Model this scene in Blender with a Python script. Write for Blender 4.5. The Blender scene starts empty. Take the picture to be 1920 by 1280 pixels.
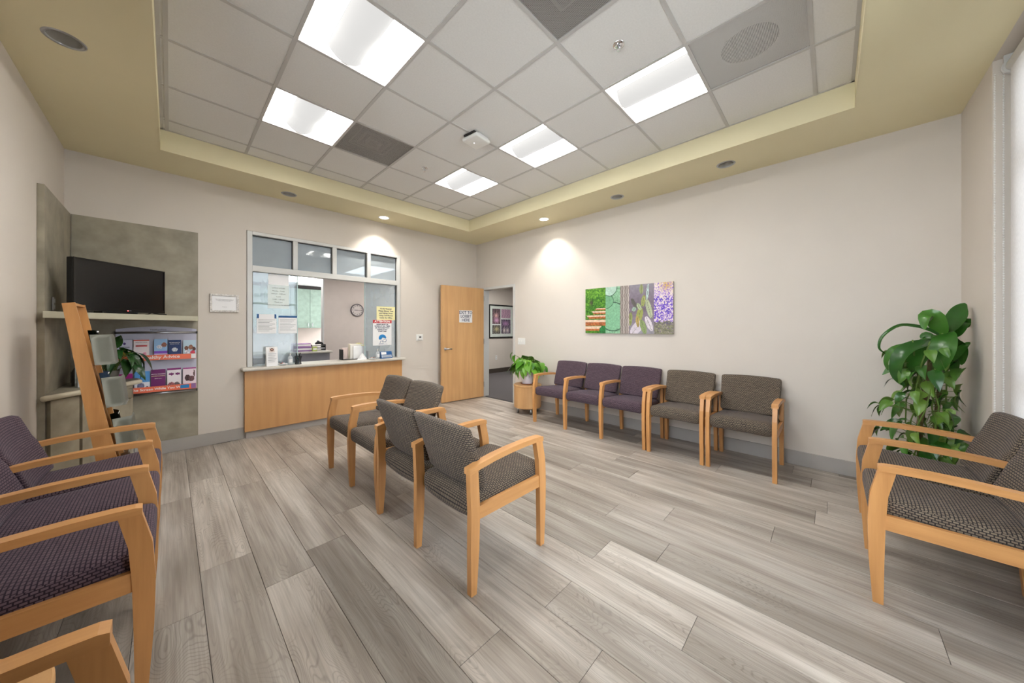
import bpy, bmesh, math, random
import numpy as np
from mathutils import Vector, Matrix

random.seed(7)
PI = math.pi
SC = bpy.context.scene
COL = SC.collection

# ------------------------------------------------------------------ camera, world, exposure
F_PX, HOR, CAM_H, YAW = 619.9, 614.7, 1.366, math.radians(44.05)
cam_d = bpy.data.cameras.new('camera')
cam = bpy.data.objects.new('camera', cam_d); COL.objects.link(cam)
cam.location = (0, 0, CAM_H)
cam.rotation_euler = (PI/2, 0, YAW - PI/2)
cam_d.sensor_width = 36; cam_d.lens = F_PX/1920*36
cam_d.shift_y = (HOR - 640)/1920
cam_d.clip_start = .02
SC.camera = cam
SC.view_settings.view_transform = 'Standard'
SC.view_settings.look = 'None'
SC.view_settings.exposure = 1.28
SC.cycles.max_bounces = 6; SC.cycles.diffuse_bounces = 4; SC.cycles.glossy_bounces = 2; SC.cycles.transparent_max_bounces = 6; SC.cycles.caustics_reflective = False; SC.cycles.caustics_refractive = False
SC.cycles.use_adaptive_sampling = True; SC.cycles.adaptive_threshold = .09; SC.cycles.adaptive_min_samples = 16
SC.view_settings.gamma = 1
SC.view_settings.use_curve_mapping = False

world = bpy.data.worlds.new('sky'); SC.world = world; world.use_nodes = True
bg = world.node_tree.nodes['Background']
bg.inputs[0].default_value = (.97, .97, 1.0, 1); bg.inputs[1].default_value = 3.9
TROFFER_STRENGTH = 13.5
DOWNLIGHT_W = 26

# ------------------------------------------------------------------ room dimensions
XR, YB, XL, YN = 4.356, 5.227, -.698, -.737
ZS, ZT = 3.064, 3.267
TX0, TX1, TY0, TY1 = -.066, 3.665, -.127, 4.601
GX = [-.022] + [.5725 + .61*i for i in range(0, 5)]
GY = [2.535 + .61*j for j in range(-4, 4)]
WT = .12

# ------------------------------------------------------------------ materials
def srgb(r, g, b):
    f = lambda c: c/12.92 if c <= .04045 else ((c+.055)/1.055)**2.4
    return (f(r/255), f(g/255), f(b/255), 1)
MATS = {}
def nt(name):
    m = bpy.data.materials.new(name); m.use_nodes = True
    t = m.node_tree; p = t.nodes['Principled BSDF']
    MATS[name] = m
    return m, t, p
def node(t, kind, **kw):
    n = t.nodes.new(kind)
    for k, v in kw.items():
        if k in n.inputs: n.inputs[k].default_value = v
        else: setattr(n, k, v)
    return n
def mixc(t, fac, a, b, blend='MIX'):
    n = t.nodes.new('ShaderNodeMix'); n.data_type = 'RGBA'; n.blend_type = blend
    for sock, v in ((0, fac), (6, a), (7, b)):
        if hasattr(v, 'is_linked'): t.links.new(v, n.inputs[sock])
        else: n.inputs[sock].default_value = v
    return n.outputs[2]
def ramp(t, fac, stops):
    n = t.nodes.new('ShaderNodeValToRGB'); cr = n.color_ramp
    cr.elements[0].position, cr.elements[0].color = stops[0]
    cr.elements[1].position, cr.elements[1].color = stops[-1]
    for p, c in stops[1:-1]:
        e = cr.elements.new(p); e.color = c
    t.links.new(fac, n.inputs[0]); return n.outputs[0]
def scaled(c, k): return (c[0]*k, c[1]*k, c[2]*k, 1)
def plain(name, col, rough=.6, metal=0., var=.06, nscale=8., bump=0., bscale=200., spec=.5, coord='Object'):
    m, t, p = nt(name)
    tc = node(t, 'ShaderNodeTexCoord')
    nz = node(t, 'ShaderNodeTexNoise', Scale=nscale, Detail=4.)
    t.links.new(tc.outputs[coord], nz.inputs['Vector'])
    t.links.new(ramp(t, nz.outputs[0], [(.3, scaled(col, 1-var)), (.7, scaled(col, 1+var))]), p.inputs['Base Color'])
    p.inputs['Roughness'].default_value = rough; p.inputs['Metallic'].default_value = metal
    p.inputs['Specular IOR Level'].default_value = spec
    if bump:
        nb = node(t, 'ShaderNodeTexNoise', Scale=bscale, Detail=3.)
        t.links.new(tc.outputs[coord], nb.inputs['Vector'])
        b = node(t, 'ShaderNodeBump', Strength=bump, Distance=.002)
        t.links.new(nb.outputs[0], b.inputs['Height']); t.links.new(b.outputs[0], p.inputs['Normal'])
    return m
def emitter(name, col, s):
    m, t, p = nt(name)
    p.inputs['Base Color'].default_value = (.9, .9, .9, 1)
    p.inputs['Emission Color'].default_value = col; p.inputs['Emission Strength'].default_value = s
    return m
def wood(name, col, dark, axis='Z', scale=1., rough=.38):
    m, t, p = nt(name)
    tc = node(t, 'ShaderNodeTexCoord'); oi = node(t, 'ShaderNodeObjectInfo')
    mp = node(t, 'ShaderNodeMapping')
    s = {'X': (1.5, 22, 22), 'Y': (22, 1.5, 22), 'Z': (22, 22, 1.5)}[axis]
    mp.inputs['Scale'].default_value = tuple(v*scale for v in s)
    add = node(t, 'ShaderNodeVectorMath', operation='ADD')
    mul = node(t, 'ShaderNodeMath', operation='MULTIPLY'); mul.inputs[1].default_value = 13.
    t.links.new(oi.outputs['Random'], mul.inputs[0])
    t.links.new(tc.outputs['Object'], add.inputs[0]); t.links.new(mul.outputs[0], add.inputs[1])
    t.links.new(add.outputs[0], mp.inputs['Vector'])
    n1 = node(t, 'ShaderNodeTexNoise', Scale=1., Detail=5., Roughness=.6)
    t.links.new(mp.outputs[0], n1.inputs['Vector'])
    n2 = node(t, 'ShaderNodeTexNoise', Scale=2.2*scale, Detail=2.)
    t.links.new(tc.outputs['Object'], n2.inputs['Vector'])
    g = ramp(t, n1.outputs[0], [(.25, dark), (.62, col), (.8, scaled(col, 1.08))])
    o = mixc(t, .35, g, ramp(t, n2.outputs[0], [(.3, scaled(col, .85)), (.7, scaled(col, 1.1))]))
    t.links.new(o, p.inputs['Base Color']); p.inputs['Roughness'].default_value = rough
    return m

M_WALL = plain('wall_paint', srgb(211, 203, 194), .75, var=.015, nscale=2, bump=.12, bscale=260)
M_SOFFIT = plain('soffit_paint', srgb(228, 218, 182), .7, var=.015, nscale=2, bump=.1, bscale=240)
M_BASEB = plain('rubber_baseboard', srgb(168, 163, 158), .55, var=.03)
M_TILE = plain('acoustic_tile', srgb(228, 227, 226), .9, var=.03, nscale=90, bump=.35, bscale=420)
M_TBAR = plain('grid_metal', srgb(196, 194, 193), .5, var=.02)
M_MAPLE = wood('maple_frame', srgb(208, 152, 94), srgb(178, 122, 68), 'Z', 1.2)
M_MAPLEY = wood('maple_arm', srgb(210, 154, 96), srgb(180, 124, 70), 'Y', 1.2)
M_DOOR = wood('maple_door', srgb(214, 168, 116), srgb(190, 142, 92), 'Z', .7)
M_PANEL = wood('maple_panel', srgb(210, 160, 106), srgb(192, 140, 88), 'Z', .6)
M_LAM = plain('grey_laminate', srgb(150, 143, 126), .5, var=.22, nscale=7)
M_LAMEDGE = plain('cream_edge', srgb(208, 200, 178), .45, var=.05)
M_SOLID = plain('solid_surface', srgb(202, 197, 188), .35, var=.05, nscale=60)
M_ALU = plain('painted_metal_frame', srgb(206, 206, 204), .4, var=.02)
M_GASKET = plain('black_gasket', srgb(38, 40, 44), .6)
M_WHITE = plain('white_plastic', srgb(232, 232, 230), .4, var=.02)
M_DARK = plain('dark_void', srgb(40, 38, 38), .7)
M_BLACK = plain('black_gloss', srgb(14, 14, 16), .18, var=.02)
M_BLACKM = plain('black_matte', srgb(24, 24, 26), .5)
M_CHROME = plain('chrome', srgb(225, 225, 228), .12, 1., .02)
M_CONE = plain('satin_cone', srgb(238, 236, 230), .22, .6, .05)
M_STEEL = plain('brushed_steel', srgb(178, 180, 184), .3, 1., .05)
M_POCKET = plain('grey_enamel', srgb(150, 152, 142), .4, .15, .04)
M_RACK = plain('lilac_grey_plastic', srgb(186, 186, 204), .4, var=.03)
M_ORANGE = plain('coral_print', srgb(236, 116, 84), .45, var=.02)
M_CARPET = plain('dark_carpet', srgb(84, 80, 82), .95, var=.25, nscale=120, bump=.5)
M_HALLBASE = plain('dark_baseboard', srgb(74, 66, 60), .5)
M_TERRA = plain('brown_saucer', srgb(142, 84, 52), .4)
M_POT = plain('white_ceramic', srgb(232, 230, 240), .25, var=.02)
M_SOIL = plain('soil', srgb(58, 42, 32), .95, var=.3, nscale=60)
M_STEM = plain('stem_green', srgb(96, 122, 52), .5, var=.15)
M_WOODSTEM = plain('mossy_stem', srgb(104, 88, 58), .8, var=.3, nscale=40)
M_PAPER = plain('paper_white', srgb(238, 238, 240), .6, var=.01)
M_CREAM = plain('paper_yellow', srgb(240, 232, 176), .6, var=.02)
M_GREENP = plain('paper_pale_green', srgb(206, 220, 196), .45, var=.04)
M_INK = plain('ink_black', srgb(26, 26, 30), .6)
M_INKG = plain('ink_grey', srgb(120, 122, 130), .6)
M_INKB = plain('ink_blue', srgb(20, 82, 140), .5)
M_INKN = plain('ink_navy', srgb(40, 44, 84), .5)
M_RED = plain('print_red', srgb(196, 44, 52), .5)
M_BLUEH = plain('print_blue', srgb(28, 128, 196), .5)
M_WHITEI = plain('ink_white', srgb(248, 246, 244), .5, var=.01)
M_OFFW = plain('office_wall', srgb(206, 196, 188), .75, var=.02)
M_TEAL = plain('teal_laminate', srgb(140, 164, 152), .45, var=.14, nscale=9)
M_GREYP = plain('grey_panel', srgb(150, 150, 158), .5)
M_PURPLEB = plain('purple_carton', srgb(150, 110, 168), .5, var=.15)
M_CLEAR, _t, _p = nt('clear_plastic')
_p.inputs['Base Color'].default_value = (.9, .95, .97, 1); _p.inputs['Roughness'].default_value = .1
_p.inputs['Alpha'].default_value = .35
_n = node(_t, 'ShaderNodeTexNoise', Scale=5.); _r = ramp(_t, _n.outputs[0], [(.3, (.85, .92, .95, 1)), (.7, (.95, .98, 1, 1))])
_t.links.new(_r, _p.inputs['Base Color'])

def glass(name, tint, milk, milkcol):
    m = bpy.data.materials.new(name); m.use_nodes = True; t = m.node_tree
    t.nodes.remove(t.nodes['Principled BSDF']); out = t.nodes['Material Output']
    tr = node(t, 'ShaderNodeBsdfTransparent'); tr.inputs[0].default_value = tint
    df = node(t, 'ShaderNodeBsdfDiffuse')
    nz = node(t, 'ShaderNodeTexNoise', Scale=3.)
    t.links.new(ramp(t, nz.outputs[0], [(.3, scaled(milkcol, .95)), (.7, milkcol)]), df.inputs[0])
    gl = node(t, 'ShaderNodeBsdfGlossy', Roughness=.02)
    fr = node(t, 'ShaderNodeFresnel', IOR=1.52)
    m1 = node(t, 'ShaderNodeMixShader'); m1.inputs[0].default_value = milk
    t.links.new(tr.outputs[0], m1.inputs[1]); t.links.new(df.outputs[0], m1.inputs[2])
    m2 = node(t, 'ShaderNodeMixShader')
    t.links.new(fr.outputs[0], m2.inputs[0]); t.links.new(m1.outputs[0], m2.inputs[1]); t.links.new(gl.outputs[0], m2.inputs[2])
    t.links.new(m2.outputs[0], out.inputs[0]); return m
M_GLASS = glass('office_glass', (.80, .87, .90, 1), .34, srgb(192, 204, 212))  # milky diffuse share paints the pale reflected look into the panes
M_GLASST = glass('transom_glass', (.72, .78, .82, 1), .72, srgb(180, 190, 198))  # heavier milky share paints the grey-blue ceiling reflection
M_GLASSW = glass('storefront_glass', (.92, .96, .98, 1), .02, srgb(200, 220, 230))

def shade_mat():
    m = bpy.data.materials.new('roller_shade_fabric'); m.use_nodes = True; t = m.node_tree
    t.nodes.remove(t.nodes['Principled BSDF']); out = t.nodes['Material Output']
    nz = node(t, 'ShaderNodeTexNoise', Scale=120.)
    c = ramp(t, nz.outputs[0], [(.3, (.74, .72, .72, 1)), (.7, (.82, .80, .80, 1))])
    a = node(t, 'ShaderNodeBsdfDiffuse'); b = node(t, 'ShaderNodeBsdfTranslucent')
    t.links.new(c, a.inputs[0]); t.links.new(c, b.inputs[0])
    x = node(t, 'ShaderNodeMixShader'); x.inputs[0].default_value = .22
    t.links.new(a.outputs[0], x.inputs[1]); t.links.new(b.outputs[0], x.inputs[2])
    t.links.new(x.outputs[0], out.inputs[0]); return m
M_SHADE = shade_mat()

def plank_mat():
    m, t, p = nt('vinyl_plank')
    g = node(t, 'ShaderNodeNewGeometry'); oi = node(t, 'ShaderNodeObjectInfo')
    off = node(t, 'ShaderNodeVectorMath', operation='SCALE'); off.inputs[0].default_value = (31, 57, 17)
    t.links.new(oi.outputs['Random'], off.inputs['Scale'])
    add = node(t, 'ShaderNodeVectorMath', operation='ADD')
    t.links.new(g.outputs['Position'], add.inputs[0]); t.links.new(off.outputs[0], add.inputs[1])
    def nz(sc, **k):
        mp = node(t, 'ShaderNodeMapping'); mp.inputs['Scale'].default_value = sc
        t.links.new(add.outputs[0], mp.inputs['Vector'])
        n = node(t, 'ShaderNodeTexNoise', Scale=1., **k)
        t.links.new(mp.outputs[0], n.inputs['Vector']); return n.outputs[0]
    # cathedral figure: contour lines of a stretched noise field
    fld = nz((8.0, 1.5, 1), Detail=1.5, Roughness=.45)
    mu = node(t, 'ShaderNodeMath', operation='MULTIPLY'); mu.inputs[1].default_value = 260.
    t.links.new(fld, mu.inputs[0])
    si = node(t, 'ShaderNodeMath', operation='SINE'); t.links.new(mu.outputs[0], si.inputs[0])
    rings = ramp(t, si.outputs[0], [(.0, (1.06, 1.06, 1.06, 1)), (.60, (1, 1, 1, 1)), (.95, (.71, .70, .69, 1))])
    streak = nz((95, 2.2, 1), Detail=4., Roughness=.6)
    broad = nz((9, .9, 1), Detail=3., Roughness=.55)
    patch = nz((3.2, 1.6, 1), Detail=3.)
    base = ramp(t, broad, [(.26, srgb(138, 128, 119)), (.48, srgb(168, 159, 150)), (.66, srgb(190, 183, 175)), (.8, srgb(200, 194, 187))])
    c = mixc(t, .8, base, ramp(t, streak, [(.3, (.70, .69, .68, 1)), (.62, (1.08, 1.08, 1.08, 1))]), 'MULTIPLY')
    msk = ramp(t, patch, [(.44, (0, 0, 0, 1)), (.64, (.85, .85, .85, 1))])
    c = mixc(t, msk, c, mixc(t, .8, c, rings, 'MULTIPLY'))
    tone = ramp(t, oi.outputs['Random'], [(0., (.72, .71, .70, 1)), (.3, (.88, .875, .87, 1)), (.6, (1.0, .995, .99, 1)), (1., (1.14, 1.14, 1.135, 1))])
    c = mixc(t, 1., c, tone, 'MULTIPLY')
    t.links.new(c, p.inputs['Base Color'])
    p.inputs['Roughness'].default_value = .42; p.inputs['Specular IOR Level'].default_value = .4
    b = node(t, 'ShaderNodeBump', Strength=.12, Distance=.002)
    t.links.new(streak, b.inputs['Height']); t.links.new(b.outputs[0], p.inputs['Normal'])
    return m
M_PLANK = plank_mat()

def fabric(name, base, line, accent):
    m, t, p = nt(name)
    uv = node(t, 'ShaderNodeUVMap'); uv.uv_map = 'UVMap'
    br = node(t, 'ShaderNodeTexBrick', Scale=1.)
    br.inputs['Brick Width'].default_value = .020; br.inputs['Row Height'].default_value = .0125
    br.inputs['Mortar Size'].default_value = .0024; br.inputs['Mortar Smooth'].default_value = .3
    br.inputs['Color1'].default_value = base; br.inputs['Color2'].default_value = accent
    br.inputs['Mortar'].default_value = line; br.offset = .5
    t.links.new(uv.outputs[0], br.inputs['Vector'])
    nz = node(t, 'ShaderNodeTexNoise', Scale=900., Detail=2.)
    tc = node(t, 'ShaderNodeTexCoord'); t.links.new(tc.outputs['Object'], nz.inputs['Vector'])
    c = mixc(t, .6, br.outputs['Color'], ramp(t, nz.outputs[0], [(.3, (.7, .7, .7, 1)), (.7, (1.15, 1.15, 1.15, 1))]), 'MULTIPLY')
    t.links.new(c, p.inputs['Base Color'])
    p.inputs['Roughness'].default_value = .85; p.inputs['Specular IOR Level'].default_value = .2
    p.inputs['Sheen Weight'].default_value = .08; p.inputs['Sheen Roughness'].default_value = .5
    p.inputs['Sheen Tint'].default_value = (.75, .78, 1, 1)  # blue sheen tint paints the window daylight's cast onto the cloth
    b = node(t, 'ShaderNodeBump', Strength=.35, Distance=.002); b.invert = True
    t.links.new(br.outputs['Fac'], b.inputs['Height']); t.links.new(b.outputs[0], p.inputs['Normal'])
    return m
F_GREY = fabric('taupe_weave', srgb(130, 117, 101), srgb(48, 43, 42), srgb(114, 102, 89))
F_PURP = fabric('plum_weave', srgb(106, 88, 96), srgb(46, 36, 46), srgb(92, 75, 84))

def leaf_mat(name, c1, c2, rough=.35):
    m, t, p = nt(name)
    oi = node(t, 'ShaderNodeObjectInfo'); tc = node(t, 'ShaderNodeTexCoord')
    nz = node(t, 'ShaderNodeTexNoise', Scale=14., Detail=3.); t.links.new(tc.outputs['Object'], nz.inputs['Vector'])
    c = mixc(t, oi.outputs['Random'], c1, c2)
    c = mixc(t, .5, c, ramp(t, nz.outputs[0], [(.35, (.7, .75, .6, 1)), (.65, (1.2, 1.15, 1.1, 1))]), 'MULTIPLY')
    t.links.new(c, p.inputs['Base Color']); p.inputs['Roughness'].default_value = rough
    return m
L_BRIGHT = leaf_mat('pothos_leaf', srgb(54, 112, 24), srgb(118, 168, 54))
L_MID = leaf_mat('vine_leaf', srgb(56, 104, 36), srgb(112, 146, 58))
L_DARK = leaf_mat('strap_leaf', srgb(30, 78, 26), srgb(66, 116, 40), .25)
L_DEEP = leaf_mat('deep_green_leaf', srgb(20, 58, 28), srgb(44, 88, 36), .25)  # darker green, the cabinet plant's own leaf colour

def colour_attr_mat():
    m, t, p = nt('printed_image')
    a = node(t, 'ShaderNodeVertexColor'); a.layer_name = 'Col'
    t.links.new(a.outputs[0], p.inputs['Base Color']); p.inputs['Roughness'].default_value = .5
    return m
M_PRINT = colour_attr_mat()
M_TROFFER = emitter('troffer_wing_glow', (1, .975, .92, 1), TROFFER_STRENGTH)  # emission put on the reflector wings instead of the hidden lamps
M_HALLLAMP = emitter('hall_diffuser', (1, .97, .92, 1), 16.)
M_OFFLAMP = emitter('office_diffuser', (1, .98, .95, 1), 5.)
M_BASKET = emitter('perforated_basket_glow', (1, .985, .96, 1), .31); M_BASKET.node_tree.nodes['Principled BSDF'].inputs['Base Color'].default_value = (.012, .012, .012, 1); M_BASKET.node_tree.nodes['Principled BSDF'].inputs['Specular IOR Level'].default_value = .05; M_BASKET.node_tree.nodes['Principled BSDF'].inputs['Roughness'].default_value = .9  # near-black base; faint emission paints the white basket's lit look
M_REFL = plain('white_reflector', srgb(244, 244, 242), .5, var=.01)
M_LAMP = emitter('lit_lamp', (1, .94, .84, 1), 12)
M_LED = emitter('status_light', (1, .05, .05, 1), 2)
M_LEDB = emitter('white_status_light', (.8, .9, 1, 1), 2)

def perforated(name, col, hole, scale, disc=None):
    m, t, p = nt(name)
    tc = node(t, 'ShaderNodeTexCoord')
    v = node(t, 'ShaderNodeTexVoronoi', Scale=scale); v.voronoi_dimensions = '2D'; v.inputs['Randomness'].default_value = 0.
    t.links.new(tc.outputs['Object'], v.inputs['Vector'])
    c = ramp(t, v.outputs['Distance'], [(.36, hole), (.42, col)])
    t.links.new(c, p.inputs['Base Color']); p.inputs['Roughness'].default_value = .6
    t.links.new(ramp(t, v.outputs['Distance'], [(.36, (.05, .05, .05, 1)), (.42, (1, 1, 1, 1))]), p.inputs['Alpha'])
    return m
M_PERF = perforated('perforated_metal', srgb(224, 222, 221), srgb(150, 148, 148), 130)
M_PERFD = perforated('dark_perforated_metal', srgb(176, 173, 171), srgb(110, 108, 107), 130)

# ------------------------------------------------------------------ mesh helpers
def link(o, parent=None):
    COL.objects.link(o)
    if parent is not None: o.parent = parent
    return o
def fin(name, bm, mat, parent=None, loc=None, rot=None, smooth=False, angle=None):
    me = bpy.data.meshes.new(name)
    bmesh.ops.recalc_face_normals(bm, faces=bm.faces)
    bm.to_mesh(me); bm.free()
    if smooth: me.polygons.foreach_set('use_smooth', [True]*len(me.polygons))
    if isinstance(mat, (list, tuple)):
        for x in mat: me.materials.append(x)
    else: me.materials.append(mat)
    o = bpy.data.objects.new(name, me)
    if loc: o.location = loc
    if rot: o.rotation_euler = rot
    return link(o, parent)
def share(name, src, parent, loc=(0, 0, 0), rot=(0, 0, 0), mw=None):
    o = bpy.data.objects.new(name, src)
    if mw is not None: o.matrix_basis = mw
    else: o.location = loc; o.rotation_euler = rot
    return link(o, parent)
def bx(bm, x0, x1, y0, y1, z0, z1, bev=0., seg=2):
    m = Matrix.Translation(((x0+x1)/2, (y0+y1)/2, (z0+z1)/2)) @ Matrix.Diagonal((abs(x1-x0), abs(y1-y0), abs(z1-z0), 1))
    r = bmesh.ops.create_cube(bm, size=1, matrix=m)
    if bev:
        es = list({e for v in r['verts'] for e in v.link_edges})
        bmesh.ops.bevel(bm, geom=es, offset=bev, segments=seg, affect='EDGES', profile=.5)
    return bm
def box(name, x0, x1, y0, y1, z0, z1, mat, parent=None, bev=0., **k):
    return fin(name, bx(bmesh.new(), x0, x1, y0, y1, z0, z1, bev), mat, parent, **k)
def cyl(bm, c, r, h, seg=24, r2=None, axis='Z'):
    rot = {'Z': Matrix(), 'X': Matrix.Rotation(PI/2, 4, 'Y'), 'Y': Matrix.Rotation(PI/2, 4, 'X')}[axis]
    bmesh.ops.create_cone(bm, cap_ends=True, segments=seg, radius1=r, radius2=r if r2 is None else r2, depth=h, matrix=Matrix.Translation(c) @ rot)
    return bm
def prism(bm, poly, a0, a1, axis='X'):
    f = {'X': lambda p, a: (a, p[0], p[1]), 'Y': lambda p, a: (p[0], a, p[1]), 'Z': lambda p, a: (p[0], p[1], a)}[axis]
    A = [bm.verts.new(f(p, a0)) for p in poly]; B = [bm.verts.new(f(p, a1)) for p in poly]
    n = len(poly)
    bm.faces.new(A); bm.faces.new(B[::-1])
    for i in range(n): bm.faces.new((A[i], B[i], B[(i+1) % n], A[(i+1) % n]))
    return bm
def bevel_all(bm, off, seg=2, ang=.5):
    es = [e for e in bm.edges if len(e.link_faces) == 2 and e.calc_face_angle(0) > ang]
    bmesh.ops.bevel(bm, geom=es, offset=off, segments=seg, affect='EDGES', profile=.5)
    return bm
def lathe(bm, prof, seg=28, c=(0, 0, 0)):
    rings = []
    for r, z in prof:
        rings.append([bm.verts.new((c[0]+r*math.cos(2*PI*i/seg), c[1]+r*math.sin(2*PI*i/seg), c[2]+z)) for i in range(seg)] if r > 1e-6 else [bm.verts.new((c[0], c[1], c[2]+z))])
    for a, b in zip(rings, rings[1:]):
        for i in range(seg):
            j = (i+1) % seg
            if len(a) == 1 and len(b) == 1: continue
            if len(a) == 1: bm.faces.new((a[0], b[i], b[j]))
            elif len(b) == 1: bm.faces.new((a[i], a[j], b[0]))
            else: bm.faces.new((a[i], a[j], b[j], b[i]))
    return bm
def tube(bm, pts, r, seg=6, r_end=None):
    pts = [Vector(p) for p in pts]; rings = []
    for k, p in enumerate(pts):
        d = (pts[min(k+1, len(pts)-1)] - pts[max(k-1, 0)]).normalized()
        u = d.cross(Vector((0, 0, 1)) if abs(d.z) < .9 else Vector((1, 0, 0))).normalized(); v = d.cross(u)
        rr = r if r_end is None else r + (r_end-r)*k/(len(pts)-1)
        rings.append([bm.verts.new(p + (u*math.cos(2*PI*i/seg) + v*math.sin(2*PI*i/seg))*rr) for i in range(seg)])
    for a, b in zip(rings, rings[1:]):
        for i in range(seg): bm.faces.new((a[i], a[(i+1) % seg], b[(i+1) % seg], b[i]))
    bm.faces.new(rings[0]); bm.faces.new(rings[-1][::-1])
    return bm
def rounded(h, r, n=(6, 6, 6), fn=None):
    """cushion: rounded box of half sizes h, fillet r, deformed by fn; with a UV layer"""
    bm = bmesh.new()
    ax = []
    for k in range(3):
        inner = np.linspace(-(h[k]-r), h[k]-r, n[k])
        ax.append([-h[k], -h[k]+.3*r] + list(inner) + [h[k]-.3*r, h[k]])
    vm = {}
    uvl = bm.loops.layers.uv.new('UVMap')
    def V(p):
        key = tuple(round(c, 5) for c in p)
        if key not in vm:
            q = Vector(p); inn = Vector([max(-(h[k]-r), min(h[k]-r, q[k])) for k in range(3)])
            d = q - inn
            if d.length > 1e-7:
                m = max(abs(c) for c in d); d = d/d.length*r*(m/r if m < r else 1)
            q = inn + d
            vm[key] = bm.verts.new(fn(q) if fn else q)
        return vm[key]
    for k in range(3):
        a, b = (k+1) % 3, (k+2) % 3
        for s in (-1, 1):
            for i in range(len(ax[a])-1):
                for j in range(len(ax[b])-1):
                    ps = []
                    for (ii, jj) in ((i, j), (i+1, j), (i+1, j+1), (i, j+1)):
                        p = [0, 0, 0]; p[k] = s*h[k]; p[a] = ax[a][ii]; p[b] = ax[b][jj]; ps.append(p)
                    try: f = bm.faces.new([V(p) for p in ps])
                    except ValueError: continue
                    for l, p in zip(f.loops, ps):
                        u = {0: (p[1], p[2]), 1: (p[0], p[2]), 2: (p[0], p[1])}[k]
                        l[uvl].uv = u
    return bm
def tag(o, label=None, cat=None, group=None, kind=None):
    if label: o['label'] = label
    if cat: o['category'] = cat
    if group: o['group'] = group
    if kind: o['kind'] = kind
    return o
def struct(o, label=None):
    o['kind'] = 'structure'
    if label: o['label'] = label
    return o
def thing(name, label, cat, loc=(0, 0, 0), rz=0., group=None):
    o = bpy.data.objects.new(name, None); o.location = loc; o.rotation_euler = (0, 0, rz)
    o.empty_display_size = .1
    link(o); return tag(o, label, cat, group)
def text(body, size, loc, rz, mat, parent=None, bold=0., align='CENTER', name='lettering', space=1., xs=1., tilt=PI/2):
    c = bpy.data.curves.new(name, 'FONT'); c.body = body; c.size = size; c.align_x = align; c.align_y = 'CENTER'
    c.extrude = .0003; c.offset = bold; c.space_line = space; c.resolution_u = 3
    c.materials.append(mat)
    tmp = bpy.data.objects.new(name, c); COL.objects.link(tmp)
    me = bpy.data.meshes.new_from_object(tmp.evaluated_get(bpy.context.evaluated_depsgraph_get())); me.name = name
    bpy.data.objects.remove(tmp); bpy.data.curves.remove(c)
    o = bpy.data.objects.new(name, me); o.location = loc; o.rotation_euler = (tilt, 0, rz); o.scale = (xs, 1, 1)
    return link(o, parent)
def art(name, w, h, nx, ny, fn, parent=None, loc=(0, 0, 0), rz=0.):
    """flat print in local XZ facing -Y, colours from fn(u, v) (sRGB 0..1 arrays), on a thin sheet"""
    U, V = np.meshgrid((np.arange(nx)+.5)/nx, (np.arange(ny)+.5)/ny)
    rgb = np.clip(fn(U, V), 0, 1)
    rgb = np.where(rgb <= .04045, rgb/12.92, ((rgb+.055)/1.055)**2.4)
    vs = [((i/nx-.5)*w, 0, (j/ny-.5)*h) for j in range(ny+1) for i in range(nx+1)]
    fs = [(j*(nx+1)+i, j*(nx+1)+i+1, (j+1)*(nx+1)+i+1, (j+1)*(nx+1)+i) for j in range(ny) for i in range(nx)]
    me = bpy.data.meshes.new(name); me.from_pydata(vs, [], fs)
    ca = me.color_attributes.new('Col', 'FLOAT_COLOR', 'CORNER')
    c4 = np.ones((ny*nx, 4, 4), np.float32); c4[:, :, :3] = rgb.reshape(-1, 1, 3)
    ca.data.foreach_set('color', c4.ravel())
    me.materials.append(M_PRINT)
    o = bpy.data.objects.new(name, me); o.location = loc; o.rotation_euler = (0, 0, rz)
    return link(o, parent)

# ------------------------------------------------------------------ floor
floor = struct(box('floor', XL-WT, XR+WT/2, YN-.25, YB+WT, -.10, -.004, M_DARK), 'grey oak look vinyl plank floor')
PW, PL, PX0 = .232, 1.535, .115
seams = {-1: 2.19, 0: 2.539, 1: 2.139, 2: 2.314, 3: 1.08, 4: .70, 5: 1.01, 6: .458, 7: 1.022, 8: .739, 9: 1.187, 10: .86, 11: 1.817, 12: 1.333, 14: 1.56}
for k in range(-4, 19):
    xa, xb = max(PX0+PW*k, XL), min(PX0+PW*(k+1), XR)
    if xb-xa < .01: continue
    s = seams.get(k, random.uniform(.2, 1.7))
    while s > YN-.13: s -= PL
    while s < YB:
        ya, yb = max(s, YN-.13), min(s+PL, YB)
        if yb-ya > .02:
            g = .0008
            bm = bx(bmesh.new(), xa+g, xb-g, ya+g, yb-g, -.004, 0, .0012, 1)
            fin('floor_plank', bm, M_PLANK, floor)
        s += PL

# ------------------------------------------------------------------ walls
def wall(name, boxes, mat, label):
    bm = bmesh.new()
    for b in boxes: bx(bm, *b)
    return struct(fin(name, bm, mat), label)
HT = 3.62
WX0, WX1, WZ0, WZ1 = .66, 2.695, .84, 2.583           # reception opening
wall('wall_back', [(XL-WT, WX0, YB, YB+WT, 0, HT), (WX1, XR+WT, YB, YB+WT, 0, HT), (WX0, WX1, YB, YB+WT, 0, WZ0), (WX0, WX1, YB, YB+WT, WZ1, HT)], M_WALL, 'pale greige wall around the reception window')
DY0, DY1, DZ = 4.135, 5.035, 2.165                     # door opening
wall('wall_right', [(XR, XR+WT, YN-.25, DY0, 0, HT), (XR, XR+WT, DY1, YB, 0, HT), (XR, XR+WT, DY0, DY1, DZ, HT)], M_WALL, 'long pale greige wall behind the row of chairs')
LW = (-.6, 2.5, 1.0, 2.75)                            # side window near the camera, outside the frame
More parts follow.
